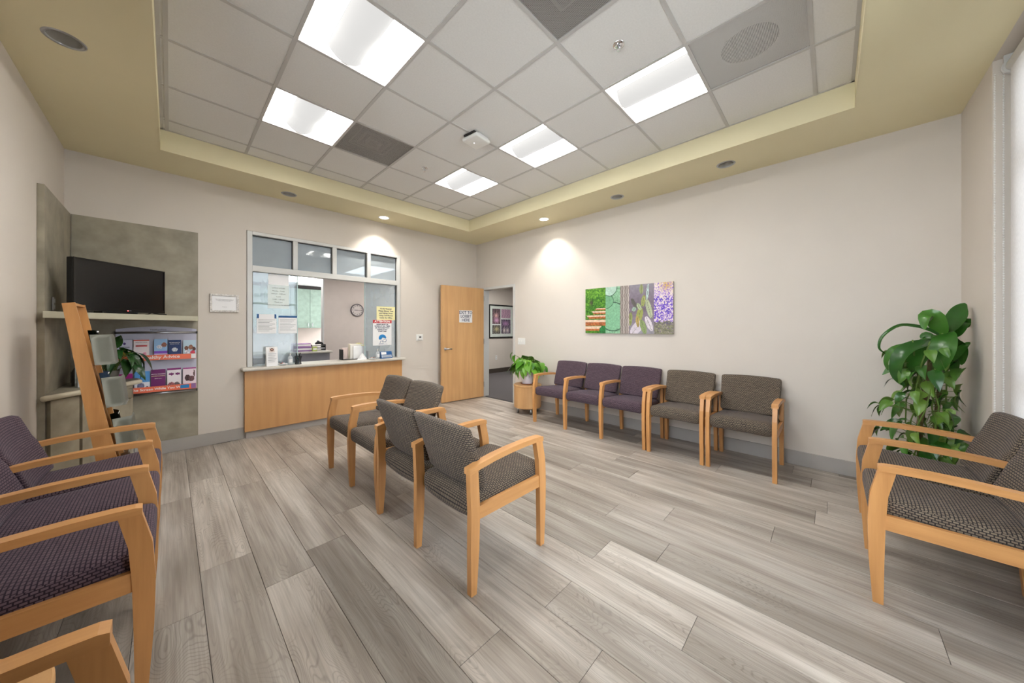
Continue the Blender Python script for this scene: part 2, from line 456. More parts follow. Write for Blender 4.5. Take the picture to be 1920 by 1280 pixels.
wall('wall_left', [(XL-WT, XL, LW[1], YB, 0, HT), (XL-WT, XL, YN-.25, LW[0], 0, HT), (XL-WT, XL, LW[0], LW[1], 0, LW[2]), (XL-WT, XL, LW[0], LW[1], LW[3], HT)], M_WALL, 'pale greige wall on the left')
RX0, RX1, RY = 1.15, 3.65, -.87                        # window recess in the near wall
wall('wall_near', [(RX1, XR, YN-.25, YN, 0, HT), (XL, RX0, YN-.25, YN, 0, HT), (RX0, RX1, YN-.25, YN, ZS, HT),
                   (RX0, RX1, RY-.12, RY, 0, .06), (RX0, RX1, RY-.12, RY, 2.98, ZS), (3.56, RX1, RY-.12, RY, .06, 2.98), (2.62, 2.70, RY-.12, RY, .06, 2.98), (2.70, 3.56, RY-.12, RY, .06, .55)], M_WALL, 'window wall with a shallow recess')
# windows in the near wall: shaded window and clear storefront glass
def window(name, x0, x1, z0, z1, bars, label, glassmat):
    bm = bmesh.new(); t = .05
    bx(bm, x0, x0+t, RY-.10, RY-.02, z0, z1); bx(bm, x1-t, x1, RY-.10, RY-.02, z0, z1)
    bx(bm, x0+t, x1-t, RY-.10, RY-.02, z0, z0+t); bx(bm, x0+t, x1-t, RY-.10, RY-.02, z1-t, z1)
    w = struct(fin(name, bm, M_STEEL), label)
    for z in bars: box('mullion', x0+t, x1-t, RY-.09, RY-.03, z-.025, z+.025, M_STEEL, w)
    zs = [z0+t] + sorted(v for z in bars for v in (z-.025, z+.025)) + [z1-t]
    for a, b in zip(zs[::2], zs[1::2]): box('window_pane', x0+t, x1-t, RY-.064, RY-.058, a, b, glassmat, w)
    return w
window('window_1', 2.70, 3.56, .55, 2.98, [1.05, 2.38], 'daylit window behind the white roller shade', M_GLASSW)
window('window_2', RX0, 2.62, .06, 2.98, [2.05], 'clear storefront glazing beside the shaded window', M_GLASSW)
bm = bmesh.new()
for q in (LW[0], .95-.03, LW[1]-.05): bx(bm, XL-.09, XL-.03, q, q+.05, LW[2], LW[3])
for q in (LW[2], LW[3]-.05):
    bx(bm, XL-.09, XL-.03, LW[0]+.05, .92, q, q+.05); bx(bm, XL-.09, XL-.03, .97, LW[1]-.05, q, q+.05)
w4 = struct(fin('window_4', bm, M_STEEL), 'side window in the left wall near the camera')
for a, b in ((LW[0]+.05, .92), (.97, LW[1]-.05)): box('window_pane', XL-.063, XL-.057, a, b, LW[2]+.05, LW[3]-.05, M_GLASSW, w4)
t = text('SUITE', .13, (1.78, RY-.05, 2.27), PI, M_INK, bpy.data.objects['window_2'], .002, xs=-1)
struct(box('ground_outside', -14, 10, -14, YN-.25, -.2, -.02, plain('pavement', srgb(214, 212, 206), .9)), 'pavement outside the window')

box('ground_outside', -14, XL-WT, YN-.25, 12, -.2, -.02, bpy.data.materials['pavement']); struct(bpy.data.objects['ground_outside.001'], 'pavement beside the left wall')
# baseboards
def baseboard(name, x0, x1, y0, y1): struct(box(name, x0, x1, y0, y1, 0, .14, M_BASEB, None, .003), 'grey rubber baseboard')
baseboard('baseboard_back', -.26, .634, YB-.012, YB)
baseboard('baseboard_back', 2.705, XR, YB-.012, YB)
baseboard('baseboard_right', XR-.012, XR, YN, DY0-.05)
baseboard('baseboard_left', XL, XL+.012, YN, 4.28)

# ------------------------------------------------------------------ ceiling: soffit ring, tray, tiles and grid
DL = [(-.433, 3.247, 0), (1.049, 4.954, 0), (2.289, 4.958, 1), (4.062, 3.233, 1), (4.030, 2.0, 0), (4.012, .791, 0)]
bm = bmesh.new()
def ring_with_holes(bm, x0, x1, y0, y1, holes, z, R=.068):
    """a flat rectangle cut into strips, with octagonal-fan round holes"""
    horizontal = (x1-x0) >= (y1-y0)
    hs = sorted([h for h in holes if x0 < h[0] < x1 and y0 < h[1] < y1], key=lambda h: h[0] if horizontal else h[1])
    cuts = []; p = x0 if horizontal else y0; end = x1 if horizontal else y1
    for h in hs:
        c = h[0] if horizontal else h[1]
        cuts.append((p, c-.1, None)); cuts.append((c-.1, c+.1, h)); p = c+.1
    cuts.append((p, end, None))
    for a, b, h in cuts:
        xa, xb, ya, yb = (a, b, y0, y1) if horizontal else (x0, x1, a, b)
        cs = [(xa, ya), (xb, ya), (xb, yb), (xa, yb)]
        if h is None:
            bm.faces.new([bm.verts.new((*c, z)) for c in cs])
        else:
            n = 32; inner = [bm.verts.new((h[0]+R*math.cos(2*PI*i/n), h[1]+R*math.sin(2*PI*i/n), z)) for i in range(n)]
            outer = []
            for i in range(n):
                dx, dy = math.cos(2*PI*i/n), math.sin(2*PI*i/n)
                k = min(((xb-h[0])/dx if dx > 1e-9 else (xa-h[0])/dx if dx < -1e-9 else 1e9), ((yb-h[1])/dy if dy > 1e-9 else (ya-h[1])/dy if dy < -1e-9 else 1e9))
                outer.append(bm.verts.new((h[0]+dx*k, h[1]+dy*k, z)))
            for i in range(n):
                j = (i+1) % n; bm.faces.new((inner[i], inner[j], outer[j], outer[i]))
            for c in cs:
                # fill the corner between the two outer points that bracket it
                best = None
                ang = math.atan2(c[1]-h[1], c[0]-h[0]) % (2*PI); i = int(ang/(2*PI/n)) % n; j = (i+1) % n
                cv = bm.verts.new((*c, z))
                try: bm.faces.new((outer[i], cv, outer[j]))
                except ValueError: pass
for r in [(XL, XR, TY1, YB), (XL, XR, YN, TY0), (XL, TX0, TY0, TY1), (TX1, XR, TY0, TY1)]:
    ring_with_holes(bm, *r, DL, ZS)
bmesh.ops.remove_doubles(bm, verts=bm.verts, dist=1e-5)
ceiling = struct(fin('ceiling', bm, M_SOFFIT), 'olive yellow soffit around a recessed grid ceiling')
for c in ((TX0-.012, TX0, TY0, TY1), (TX1, TX1+.012, TY0, TY1), (TX0-.012, TX1+.012, TY0-.012, TY0), (TX0-.012, TX1+.012, TY1, TY1+.012)):
    box('tray_fascia', *c, ZS, ZT+.03, M_SOFFIT, ceiling)
box('roof_deck', XL-WT, XR+WT, YN-.3, YB+WT, HT, HT+.05, M_DARK, ceiling)  # unseen cover added above the tiles to keep sky light out
xs = [TX0] + GX + [TX1]
ys = [TY0] + GY + [TY1]
TROFF = {(2, 4), (2, 6), (5, 2), (5, 4), (5, 6)}        # (column, row) cells
VENTS = {(3, 6), (3, 2)}
GRILLE = {(5, 1)}
def cell(i, j): return xs[i], xs[i+1], ys[j], ys[j+1]
for i in range(len(xs)-1):
    for j in range(len(ys)-1):
        if (i, j) in TROFF | VENTS | GRILLE: continue
        a, b, c, d = cell(i, j); g = .006
        bm = bx(bmesh.new(), a+min(g, (b-a)/4), b-min(g, (b-a)/4), c+g, d-g, ZT, ZT+.016, .003, 1)
        fin('ceiling_tile', bm, M_TILE, ceiling)
W = .012
for x in xs[1:-1]: box('grid_bar', x-W, x+W, TY0, TY1, ZT-.005, ZT+.004, M_TBAR, ceiling)
for y in ys[1:-1]: box('grid_bar', TX0, TX1, y-W, y+W, ZT-.0042, ZT+.0035, M_TBAR, ceiling)
for c in ((TX0, TX0+.02, TY0, TY1), (TX1-.02, TX1, TY0, TY1), (TX0, TX1, TY0, TY0+.02), (TX0, TX1, TY1-.02, TY1)):
    box('wall_angle', *c, ZT-.0035, ZT+.003, M_TBAR, ceiling)

# recessed troffers
TL = {(2, 4): 'large square ceiling light nearest the top edge of the picture', (2, 6): 'square ceiling light beside the dark vent tile on the left',
      (5, 2): 'square ceiling light beside the round-duct grille',
      (5, 4): 'square ceiling light just right of the white access point', (5, 6): 'farthest and smallest square ceiling light'}
def troffer(i, j):
    a, b, c, d = cell(i, j); cx, cy = (a+b)/2, (c+d)/2; h = .605/2-W+.004
    t = thing('ceiling_light', TL[(i, j)], 'ceiling light', (cx, cy, ZT), 0, 'recessed square ceiling lights')
    bm = bmesh.new()                                            # reflector wings, glowing in place of the lamps
    prof = []
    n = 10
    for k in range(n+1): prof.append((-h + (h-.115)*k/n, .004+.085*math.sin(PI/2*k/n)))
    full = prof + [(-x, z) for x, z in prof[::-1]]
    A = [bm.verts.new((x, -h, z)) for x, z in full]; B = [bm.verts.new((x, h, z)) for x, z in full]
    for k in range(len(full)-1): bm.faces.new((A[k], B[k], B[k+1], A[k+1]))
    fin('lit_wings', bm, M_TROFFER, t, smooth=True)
    bm = bmesh.new(); bx(bm, -h, h, -h, h, .11, .114)
    for q in (-h, h-.004): bx(bm, q, q+.004, -h, h, .004, .11); bx(bm, -h, h, q, q+.004, .004, .11)
    fin('housing', bm, M_REFL, t)  # unseen lid added so the wings' glow cannot leak upward
    for s in (-1, 1):
        bm = bmesh.new()
        vs = [bm.verts.new((x, s*h, z)) for x, z in full] + [bm.verts.new((h, s*h, 0)), bm.verts.new((-h, s*h, 0))]
        bm.faces.new(vs); fin('end_plate', bm, M_REFL, t)
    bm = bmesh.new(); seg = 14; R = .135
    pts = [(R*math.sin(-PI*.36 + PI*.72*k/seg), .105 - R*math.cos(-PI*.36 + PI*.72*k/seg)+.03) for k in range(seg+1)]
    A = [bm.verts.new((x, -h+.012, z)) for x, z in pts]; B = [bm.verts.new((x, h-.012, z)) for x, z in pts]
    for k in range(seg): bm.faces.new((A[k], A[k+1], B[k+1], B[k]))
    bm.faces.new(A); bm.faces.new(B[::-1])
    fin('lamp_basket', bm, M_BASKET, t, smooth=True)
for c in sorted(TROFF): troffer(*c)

# perforated vents and the round-duct return grille
VL = {(3, 6): 'dark perforated ceiling vent tile next to the left ceiling light', (3, 2): 'perforated ceiling vent tile cut by the top edge of the picture'}
for (i, j) in sorted(VENTS):
    a, b, c, d = cell(i, j); cx, cy = (a+b)/2, (c+d)/2; h = .293
    t = thing('ceiling_vent', VL[(i, j)], 'vent', (cx, cy, ZT), 0, 'perforated ceiling vents')
    box('perforated_face', -h, h, -h, h, .001, .004, M_PERFD, t)
    box('duct_box', -h, h, -h, h, .10, .12, M_DARK, t)
    for k in range(1, 4):
        q = .062*k; bm = bmesh.new()
        for s in (-1, 1):
            bx(bm, -q, q, s*q-.006, s*q+.006, .012+.012*k, .06); bx(bm, s*q-.006, s*q+.006, -q, q, .012+.012*k, .06)
        fin('louvre_ring', bm, M_BASEB, t)
(i, j) = (5, 1)
a, b, c, d = cell(i, j); cx, cy = (a+b)/2, (c+d)/2; h = .293
t = thing('return_grille', 'fine-mesh ceiling grille with a dark round duct behind it', 'vent', (cx, cy, ZT))
box('perforated_face', -h, h, -h, h, .001, .004, M_PERF, t)
bm = bmesh.new(); n = 40
inn = [bm.verts.new((.16*math.cos(2*PI*k/n), .16*math.sin(2*PI*k/n), .008)) for k in range(n)]
out = [bm.verts.new((h*max(-1, min(1, 1.42*math.cos(2*PI*k/n))), h*max(-1, min(1, 1.42*math.sin(2*PI*k/n))), .008)) for k in range(n)]
for k in range(n): bm.faces.new((inn[k], inn[(k+1) % n], out[(k+1) % n], out[k]))
fin('plenum_plate', bm, M_REFL, t)
fin('round_duct', lathe(bmesh.new(), [(.16, .008), (.16, .3), (0, .3)], 32), M_DARK, t)

# sprinklers, access point
for (x, y, lab) in ((2.094, 1.029, 'chrome sprinkler head in the tile near the top right'), (2.103, 3.482, 'small dark sprinkler head beside the vent tile')):
    t = thing('fire_sprinkler', lab, 'sprinkler', (x, y, ZT), 0, 'ceiling sprinklers')
    fin('escutcheon', lathe(bmesh.new(), [(.0, -.004), (.022, -.006), (.036, -.004), (.038, 0)], 24), M_CHROME, t, smooth=True)
    fin('frame', tube(tube(bmesh.new(), [(-.012, 0, -.004), (-.016, 0, -.02), (0, 0, -.036)], .003), [(.012, 0, -.004), (.016, 0, -.02), (0, 0, -.036)], .003), M_CHROME, t)
    fin('deflector', cyl(bmesh.new(), (0, 0, -.038), .014, .003, 16), M_CHROME, t)
    fin('bulb', cyl(bmesh.new(), (0, 0, -.018), .0035, .028, 8), M_STEEL, t)
t = thing('wireless_access_point', 'white square wireless access point on the ceiling grid', 'access point', (2.12, 2.545, ZT), -PI/2+.12)
fin('body', bx(bmesh.new(), -.1, .1, -.1, .1, -.058, -.02, .014, 3), M_WHITE, t, smooth=True)
box('bracket', -.07, .07, -.105, -.06, -.022, -.004, M_BLACKM, t)
box('back_plate', -.085, .085, -.055, .085, -.022, -.004, M_WHITE, t, .003)
fin('status_light', cyl(bmesh.new(), (-.02, -.01, -.0585), .004, .001, 10), M_LEDB, t)

# recessed downlights
DLAB = ['chrome recessed downlight nearest the camera, top left', 'unlit chrome downlight above the left end of the reception window', 'lit downlight above the right end of the reception window',
        'lit downlight above the purple chairs', 'unlit chrome downlight above the framed canvas', 'unlit chrome downlight near the right end of the long wall']
for (x, y, lit), lab in zip(DL, DLAB):
    t = thing('downlight', lab, 'downlight', (x, y, ZS), 0, 'recessed round downlights')
    fin('trim_ring', lathe(bmesh.new(), [(.066, .004), (.066, -.003), (.078, -.004), (.084, 0)], 40), M_WHITE if lit else M_STEEL, t, smooth=True)
    fin('reflector_cone', lathe(bmesh.new(), [(.0665, 0), (.062, .05), (.05, .11), (.04, .135), (0, .135)], 40), M_CONE, t, smooth=True)
    if lit:
        fin('lamp', lathe(bmesh.new(), [(0, .018), (.045, .022), (.058, .05), (.03, .10)], 24), M_LAMP, t, smooth=True)
        ld = bpy.data.lights.new('downlight_beam', 'SPOT'); ld.energy = DOWNLIGHT_W; ld.color = (1, .95, .86)
        ld.spot_size = math.radians(104); ld.spot_blend = .55; ld.shadow_soft_size = .03
        lo = bpy.data.objects.new('downlight_beam', ld); lo.location = (0, 0, .012); link(lo, t)
    else:
        fin('lamp', lathe(bmesh.new(), [(0, .07), (.03, .075), (.038, .10), (.03, .13)], 20), M_WHITE, t, smooth=True)

# ------------------------------------------------------------------ reception window, counter, office behind
fr = bmesh.new(); Y0, Y1 = YB-.012, YB+.10
z_mid0, z_mid1 = 2.078, 2.152
for b in ((.664, .716, .88, 2.579), (2.635, 2.692, .88, 2.579)): bx(fr, b[0], b[1], Y0, Y1, b[2], b[3], .003)
bx(fr, .716, 2.635, Y0, Y1, 2.538, 2.579, .003); bx(fr, .716, 2.635, Y0, Y1, z_mid0, z_mid1, .003)
win = struct(fin('window_3', fr, M_ALU), 'white framed reception window with four transom panes')
tp = [(.716, 1.152), (1.206, 1.642), (1.698, 2.140), (2.196, 2.635)]
for (a, b), (c, d) in zip(tp, tp[1:]): box('mullion', b, c, Y0, Y1, z_mid1, 2.538, M_ALU, win, .003)
def pane(x0, x1, z0, z1, y, m=None):
    p = box('window_pane', x0, x1, y, y+.006, z0, z1, m or M_GLASS, win)
    return p
for a, b in tp:
    pane(a, b, z_mid1, 2.538, YB+.04, M_GLASST)
    g = bmesh.new(); q = .010
    bx(g, b-q, b, YB+.036, YB+.039, z_mid1, 2.538); bx(g, a, b-q, YB+.036, YB+.039, 2.538-q, 2.538); bx(g, a, a+.004, YB+.036, YB+.039, z_mid1, 2.538-q)
    fin('gasket', g, M_GASKET, win)
pane(.718, 1.212, .882, z_mid0, YB+.03); pane(2.115, 2.633, .882, z_mid0, YB+.03)
g = bmesh.new(); bx(g, 2.622, 2.634, YB+.022, YB+.029, .89, z_mid0); bx(g, .717, .725, YB+.022, YB+.029, .882, z_mid0); fin('gasket', g, M_GASKET, win)
g = bmesh.new(); bx(g, 1.206, 1.213, YB+.024, YB+.040, .882, z_mid0); bx(g, 2.114, 2.121, YB+.024, YB+.040, .882, z_mid0); fin('glass_edge', g, plain('green_glass_edge', srgb(190, 214, 214), .2), win)

rc = thing('reception_counter', 'maple fronted reception counter with pale solid top', 'counter', (0, 0, 0))
box('front_panel', .635, 2.700, YB-.052, YB-.002, .085, .835, M_PANEL, rc, .002)
bm = bx(bmesh.new(), .60, 2.735, YB-.135, YB+.30, .836, .879, .018, 4)
fin('countertop', bm, M_SOLID, rc)
box('kick_plate', .65, 2.69, YB-.03, YB-.001, .0, .084, M_BASEB, rc)

# office shell behind the reception window
OY = 10.55; OZ = 2.47
struct(box('floor_office', XL-WT, XR, YB+WT, OY, -.1, 0, M_CARPET), 'dark carpet of the office behind reception')
wall('wall_office_back', [(XL-WT, XR, OY, OY+.1, 0, HT)], M_OFFW, 'far wall of the office behind reception')
wall('wall_office_left', [(XL-WT-.1, XL-WT, YB+WT, OY, 0, HT)], M_OFFW, 'left wall of the office behind reception')
struct(box('ceiling_office', XL-WT, XR, YB+WT, OY, OZ+.04, OZ+.1, M_TILE), 'white tile ceiling of the office behind reception')
wall('wall_office_partition', [(2.386, XR, 8.15, 8.27, 0, OZ+.04)], M_OFFW, 'greige partition wall with a clock in the office')
box('trim_1', 2.366, 2.386, 8.14, 8.28, 0, OZ+.04, M_ALU); struct(bpy.data.objects['trim_1'], 'white end trim of the partition wall')
def ceil_panel(x, y, lab, sx=.6, sy=.6, z=OZ+.03, m=None):
    t = thing('office_ceiling_light', lab, 'ceiling light', (x, y, z))
    bm = bmesh.new(); q = .02
    bx(bm, -sx/2, sx/2, -sy/2, -sy/2+q, -.005, .012); bx(bm, -sx/2, sx/2, sy/2-q, sy/2, -.005, .012); bx(bm, -sx/2, -sx/2+q, -sy/2+q, sy/2-q, -.005, .012); bx(bm, sx/2-q, sx/2, -sy/2+q, sy/2-q, -.005, .012)
    fin('frame', bm, M_ALU, t)
    box('diffuser', -sx/2+q, sx/2-q, -sy/2+q, sy/2-q, 0, .01, m or M_OFFLAMP, t)
ceil_panel(2.05, 8.95, 'office ceiling light seen above the teal cabinets', .6, 1.2)
ceil_panel(2.75, 6.6, 'office ceiling light in front of the partition wall', .6, 1.2)
# teal wall cabinets
def wall_cabinet(x0, x1, lab):
    t = thing('wall_cabinet', lab, 'cabinet', ((x0+x1)/2, OY-.001, 0), 0, 'teal office wall cabinets')
    w = (x1-x0)/2
    box('body', -w, w, -.33, 0, 1.366, 2.42, M_TEAL, t)
    for s in (-1, 1):
        a, b = (-w+.003, -.003) if s < 0 else (.003, w-.003)
        d = box('door', a, b, -.352, -.331, 1.372, 2.415, M_TEAL, t, .002)
        x = s*.05
        fin('handle', tube(bmesh.new(), [(x, -.352, 1.40), (x, -.375, 1.41), (x, -.375, 1.49), (x, -.352, 1.50)], .006), M_STEEL, d)
    box('shadow_gap', -w, w, -.34, 0, 2.422, OZ+.035, M_DARK, t)  # dark strip painting the shadow gap above the cabinet
wall_cabinet(2.20, 3.09, 'teal wall cabinet with two doors seen through the open reception window')
wall_cabinet(1.305, 2.195, 'teal wall cabinet behind the left sliding glass')
# lower counter against the far wall and desk by the partition
t = thing('office_desk', 'grey office desk with pale top beyond the open reception window', 'desk', (0, 0, 0))
fin('desktop', bx(bmesh.new(), .7, 2.29, 7.25, 8.05, .87, .905, .008), M_SOLID, t)
box('modesty_panel', .74, 2.24, 7.29, 7.32, 0, .869, M_GREYP, t)
box('end_panel', 2.21, 2.24, 7.325, 8.02, 0, .869, M_GREYP, t); box('end_panel', .74, .77, 7.325, 8.02, 0, .869, M_GREYP, t)
def carton(x, y, z, w, d, h, m, lab, name='supply_box', cat='box'):
    t = thing(name, lab, cat, (x, y, z)); box('carton', -w/2, w/2, -d/2, d/2, 0, h, m, t, .003)
    box('printed_band', -w/2+.01, w/2-.01, -d/2-.002, -d/2-.0005, h*.3, h*.7, M_WHITEI, t)
    return t
carton(1.82, 7.55, .906, .34, .2, .085, M_PURPLEB, 'purple and white carton at the bottom of the stack on the office desk')
carton(1.80, 7.55, .993, .30, .18, .07, plain('lilac_carton', srgb(196, 160, 206), .5), 'lilac carton on top of the stack on the office desk')
carton(1.99, 7.38, .906, .08, .06, .09, plain('lime_box', srgb(190, 206, 110), .5), 'small lime green box in front of the purple cartons')
t = thing('letter_tray', 'black letter tray on the office desk next to the cartons', 'tray', (2.13, 7.75, .906))
for k in range(2):
    box('tray_shelf', -.13, .13, -.15, .15, .03+.055*k, .036+.055*k, M_BLACKM, t); box('tray_side', -.13, -.124, -.15, .15, 0, .12, M_BLACKM, t) if k == 0 else box('tray_side', .124, .13, -.15, .15, 0, .12, M_BLACKM, t)
box('paper_stack', -.12, .12, -.14, .14, .037, .05, M_PAPER, t)
t = thing('tape_dispenser', 'small black desk gadget on top of the letter tray', 'dispenser', (2.17, 7.72, 1.027))
fin('base', prism(bmesh.new(), [(-.07, 0), (.07, 0), (.07, .02), (.03, .05), (-.03, .06), (-.07, .03)], -.03, .03, 'Y'), M_BLACKM, t)
fin('reel', cyl(bmesh.new(), (-.02, 0, .055), .025, .03, 16, axis='Y'), M_INKG, t)
# wall clock
t = thing('wall_clock', 'round grey rimmed wall clock on the office partition', 'clock', (3.10, 8.148, 1.366+.282*2.1))
t.location.z = 1.79
bm = lathe(bmesh.new(), [(.128, -.0), (.152, 0), (.15, .03), (.135, .036), (.128, .02)], 40); fin('rim', bm, plain('clock_rim', srgb(110, 104, 106), .4), t, rot=(PI/2, 0, 0), smooth=True)
fin('face', cyl(bmesh.new(), (0, -.012, 0), .129, .01, 40, axis='Y'), plain('clock_face', srgb(214, 206, 202), .5), t)
for k in range(12):
    an = k*PI/6
    text(str(12 if k == 0 else k), .036, (.104*math.sin(an), -.0185, .104*math.cos(an)), 0, M_INK, t, .001, name='numeral')
box('hour_hand', -.068, .01, -.021, -.019, -.006, .006, M_INK, t); box('minute_hand', -.012, .098, -.024, -.022, -.004, .004, M_INK, t)

# ------------------------------------------------------------------ hall behind the door
HY = 7.4
struct(box('floor_hall', XR+WT/2, 10, 2.0, HY, -.1, -.001, M_CARPET), 'dark carpet of the hall beyond the door')
wall('wall_hall_back', [(XR, 10, HY, HY+.1, 0, 2.8)], M_WALL, 'greige hall wall with the framed photographs')
wall('wall_hall_end', [(10, 10.1, 2.0, HY, 0, 2.8)], M_WALL, 'end wall of the hall')
wall('wall_hall_near', [(XR+WT, 10, 1.9, 2.0, 0, 2.8)], M_WALL, 'near wall of the hall')
wall('wall_hall_left', [(XR, XR+WT, YB+WT, HY, 0, HT)], M_WALL, 'left wall of the hall')
struct(box('ceiling_hall', XR+WT, 10, 1.9, HY, 2.7, 2.8, M_TILE), 'hall ceiling')
struct(box('baseboard_hall', XR+WT, 10, HY-.012, HY, 0, .13, M_HALLBASE), 'dark baseboard in the hall')
ceil_panel(6.2, 5.6, 'unseen added hall ceiling light beyond the door', .6, 1.2, 2.69, M_HALLLAMP)  # unseen lamp added to light the closed hall
# framed collage in the hall
def art_hall(U, V):
    rs = np.random.RandomState(3); N = rs.rand(*U.shape)
    def blob(u, v, a, b, s): return np.exp(-(((U-u)/a)**2+((V-v)/b)**2)*s)
    out = np.ones(U.shape+(3,))*np.array([.80, .84, .82])
    def put(x0, x1, y0, y1, base, amp, tint):
        m = (U > x0) & (U < x1) & (V > y0) & (V < y1)
        k = (.5*N + .5*np.sin(U*47+3*np.sin(V*31))*np.sin(V*53))[..., None]
        c = np.array(base) + amp*(k-.2)*np.array(tint)
        out[m] = c[m]
    put(.03, .44, .40, .97, (.36, .30, .32), .35, (1, .75, .9))
    put(.48, .97, .62, .97, (.66, .54, .62), .22, (.9, .7, .6))
    put(.03, .44, .03, .36, (.34, .33, .33), .4, (.9, .9, .7))
    put(.48, .97, .03, .58, (.34, .31, .37), .4, (.9, .7, 1))
    for (u, v, a, b, c) in ((.22, .72, .10, .09, (.86, .68, .66)), (.24, .54, .14, .10, (.82, .62, .76)), (.64, .15, .07, .10, (.84, .80, .78)), (.82, .15, .07, .10, (.84, .80, .78)), (.72, .42, .16, .09, (.66, .50, .66)), (.24, .2, .12, .09, (.72, .68, .52))):
        k = blob(u, v, a, b, 1.)[..., None]; out = out*(1-k) + np.array(c)*k
    return out
t = thing('hall_picture', 'black framed four photo collage on the hall wall', 'picture', (7.17, HY-.001, 1.57))
bm = bmesh.new(); w, h, q = .53, .51, .035
bx(bm, -w, -w+q, -.03, 0, -h, h); bx(bm, w-q, w, -.03, 0, -h, h); bx(bm, -w+q, w-q, -.03, 0, -h, -h+q); bx(bm, -w+q, w-q, -.03, 0, h-q, h)
fin('frame', bm, M_BLACKM, t)
box('mat_board', -w+q, w-q, -.012, -.002, -h+q, h-q, plain('mat_board', srgb(206, 214, 208), .6), t)
art('collage_print', .82, .80, 48, 48, art_hall, t, (0, -.0135, 0))
def plate(name, lab, cat, loc, rz, w, h, extra):
    t = thing(name, lab, cat, loc, rz); fin('cover_plate', bx(bmesh.new(), -w/2, w/2, -.008, 0, -h/2, h/2, .003), M_WHITE, t); extra(t); return t
plate('wall_outlet', 'white outlet low on the hall wall', 'outlet', (6.95, HY-.001, .46), 0, .08, .13, lambda t: [box('socket', -.018, .018, -.011, -.0085, z-.016, z+.016, M_ALU, t) for z in (-.03, .03)])

# door frame and open door
fr = bmesh.new()
bx(fr, XR-.012, XR+WT+.012, DY1-.045, DY1, 0, DZ); bx(fr, XR-.012, XR+WT+.012, DY0, DY0+.045, 0, DZ); bx(fr, XR-.012, XR+WT+.012, DY0+.045, DY1-.045, DZ-.045, DZ)
struct(fin('trim_2', fr, M_ALU), 'grey metal frame of the hall door')
dl = struct(thing('door_1', 'open maple door with an exit to lobby sign', None, (XR-.022, DY1-.02, 0), math.atan2(.085, -.93)))
# local +x runs from hinge to the free edge; local +y faces the room
box('door_leaf', 0, .93, -.0, .045, .012, 2.145, M_DOOR, dl, .002)
hb = bmesh.new(); cyl(hb, (.86, .05, .985), .026, .012, 24, axis='Y'); cyl(hb, (.86, .07, .985), .010, .045, 12, axis='Y')
tube(hb, [(.86, .09, .985), (.80, .092, .985), (.745, .09, .983)], .010, 8)
hd = fin('door_handle', hb, M_STEEL, dl, smooth=True)
for z in (.25, 1.1, 1.95): fin('hinge', cyl(bmesh.new(), (-.004, .045, z), .008, .1, 10), M_STEEL, dl)
sg = thing('exit_sign', 'white EXIT TO LOBBY HERE paper sign on the door', 'sign', (0, 0, 0)); sg.parent = None
dirx = Vector((math.cos(dl.rotation_euler.z), math.sin(dl.rotation_euler.z), 0)); nrm = Vector((-dirx.y, dirx.x, 0))
sg.location = Vector(dl.location) + dirx*.42 + nrm*.0462 + Vector((0, 0, 1.585)); sg.rotation_euler = (0, 0, dl.rotation_euler.z + PI)
box('sheet', -.145, .145, -.0015, 0, -.115, .115, M_PAPER, sg)
for k, s in enumerate(('EXIT TO', 'LOBBY', 'HERE')): text(s, .078, (0, -.0022, .072-.072*k), 0, M_INKN, sg, .0012)

# things on the walls
plate('thermostat', 'small white thermostat on the wall beside the door', 'thermostat', (3.055, YB-.001, 1.20), 0, .13, .11, lambda t: (box('sensor_body', -.045, .045, -.026, -.0085, -.04, .04, M_WHITE, t, .004), box('display', -.02, .02, -.0275, -.0262, -.005, .018, M_GASKET, t)))
plate('light_switch', 'white three gang light switch plate beside the door', 'switch', (XR-.001, 3.975, 1.13), -PI/2, .17, .115, lambda t: [box('toggle', x-.007, x+.007, -.02, -.0085, -.012, .012, M_WHITE, t) for x in (-.046, 0, .046)])
t = thing('wall_notice', 'ornate white framed notice on the wall left of the reception window', 'notice', (.452, YB-.001, 1.662))
bm = bmesh.new(); w, h, q = .132, .106, .022
for b in ((-w, -w+q, -h, h), (w-q, w, -h, h), (-w+q, w-q, -h, -h+q), (-w+q, w-q, h-q, h)): bx(bm, b[0], b[1], -.02, 0, b[2], b[3], .003)
fin('frame', bm, plain('ornate_frame', srgb(206, 202, 198), .5, var=.3, nscale=70, bump=.6, bscale=90), t)
box('sheet', -w+q, w-q, -.010, -.002, -h+q, h-q, M_PAPER, t)
text('We ask that you please be aware of others and\nkeep noise to a minimum while in the lobby.\nThank you for your cooperation.', .0085, (0, -.0105, .035), 0, M_INK, t)
text('Management', .008, (0, -.0105, -.045), 0, M_INK, t)

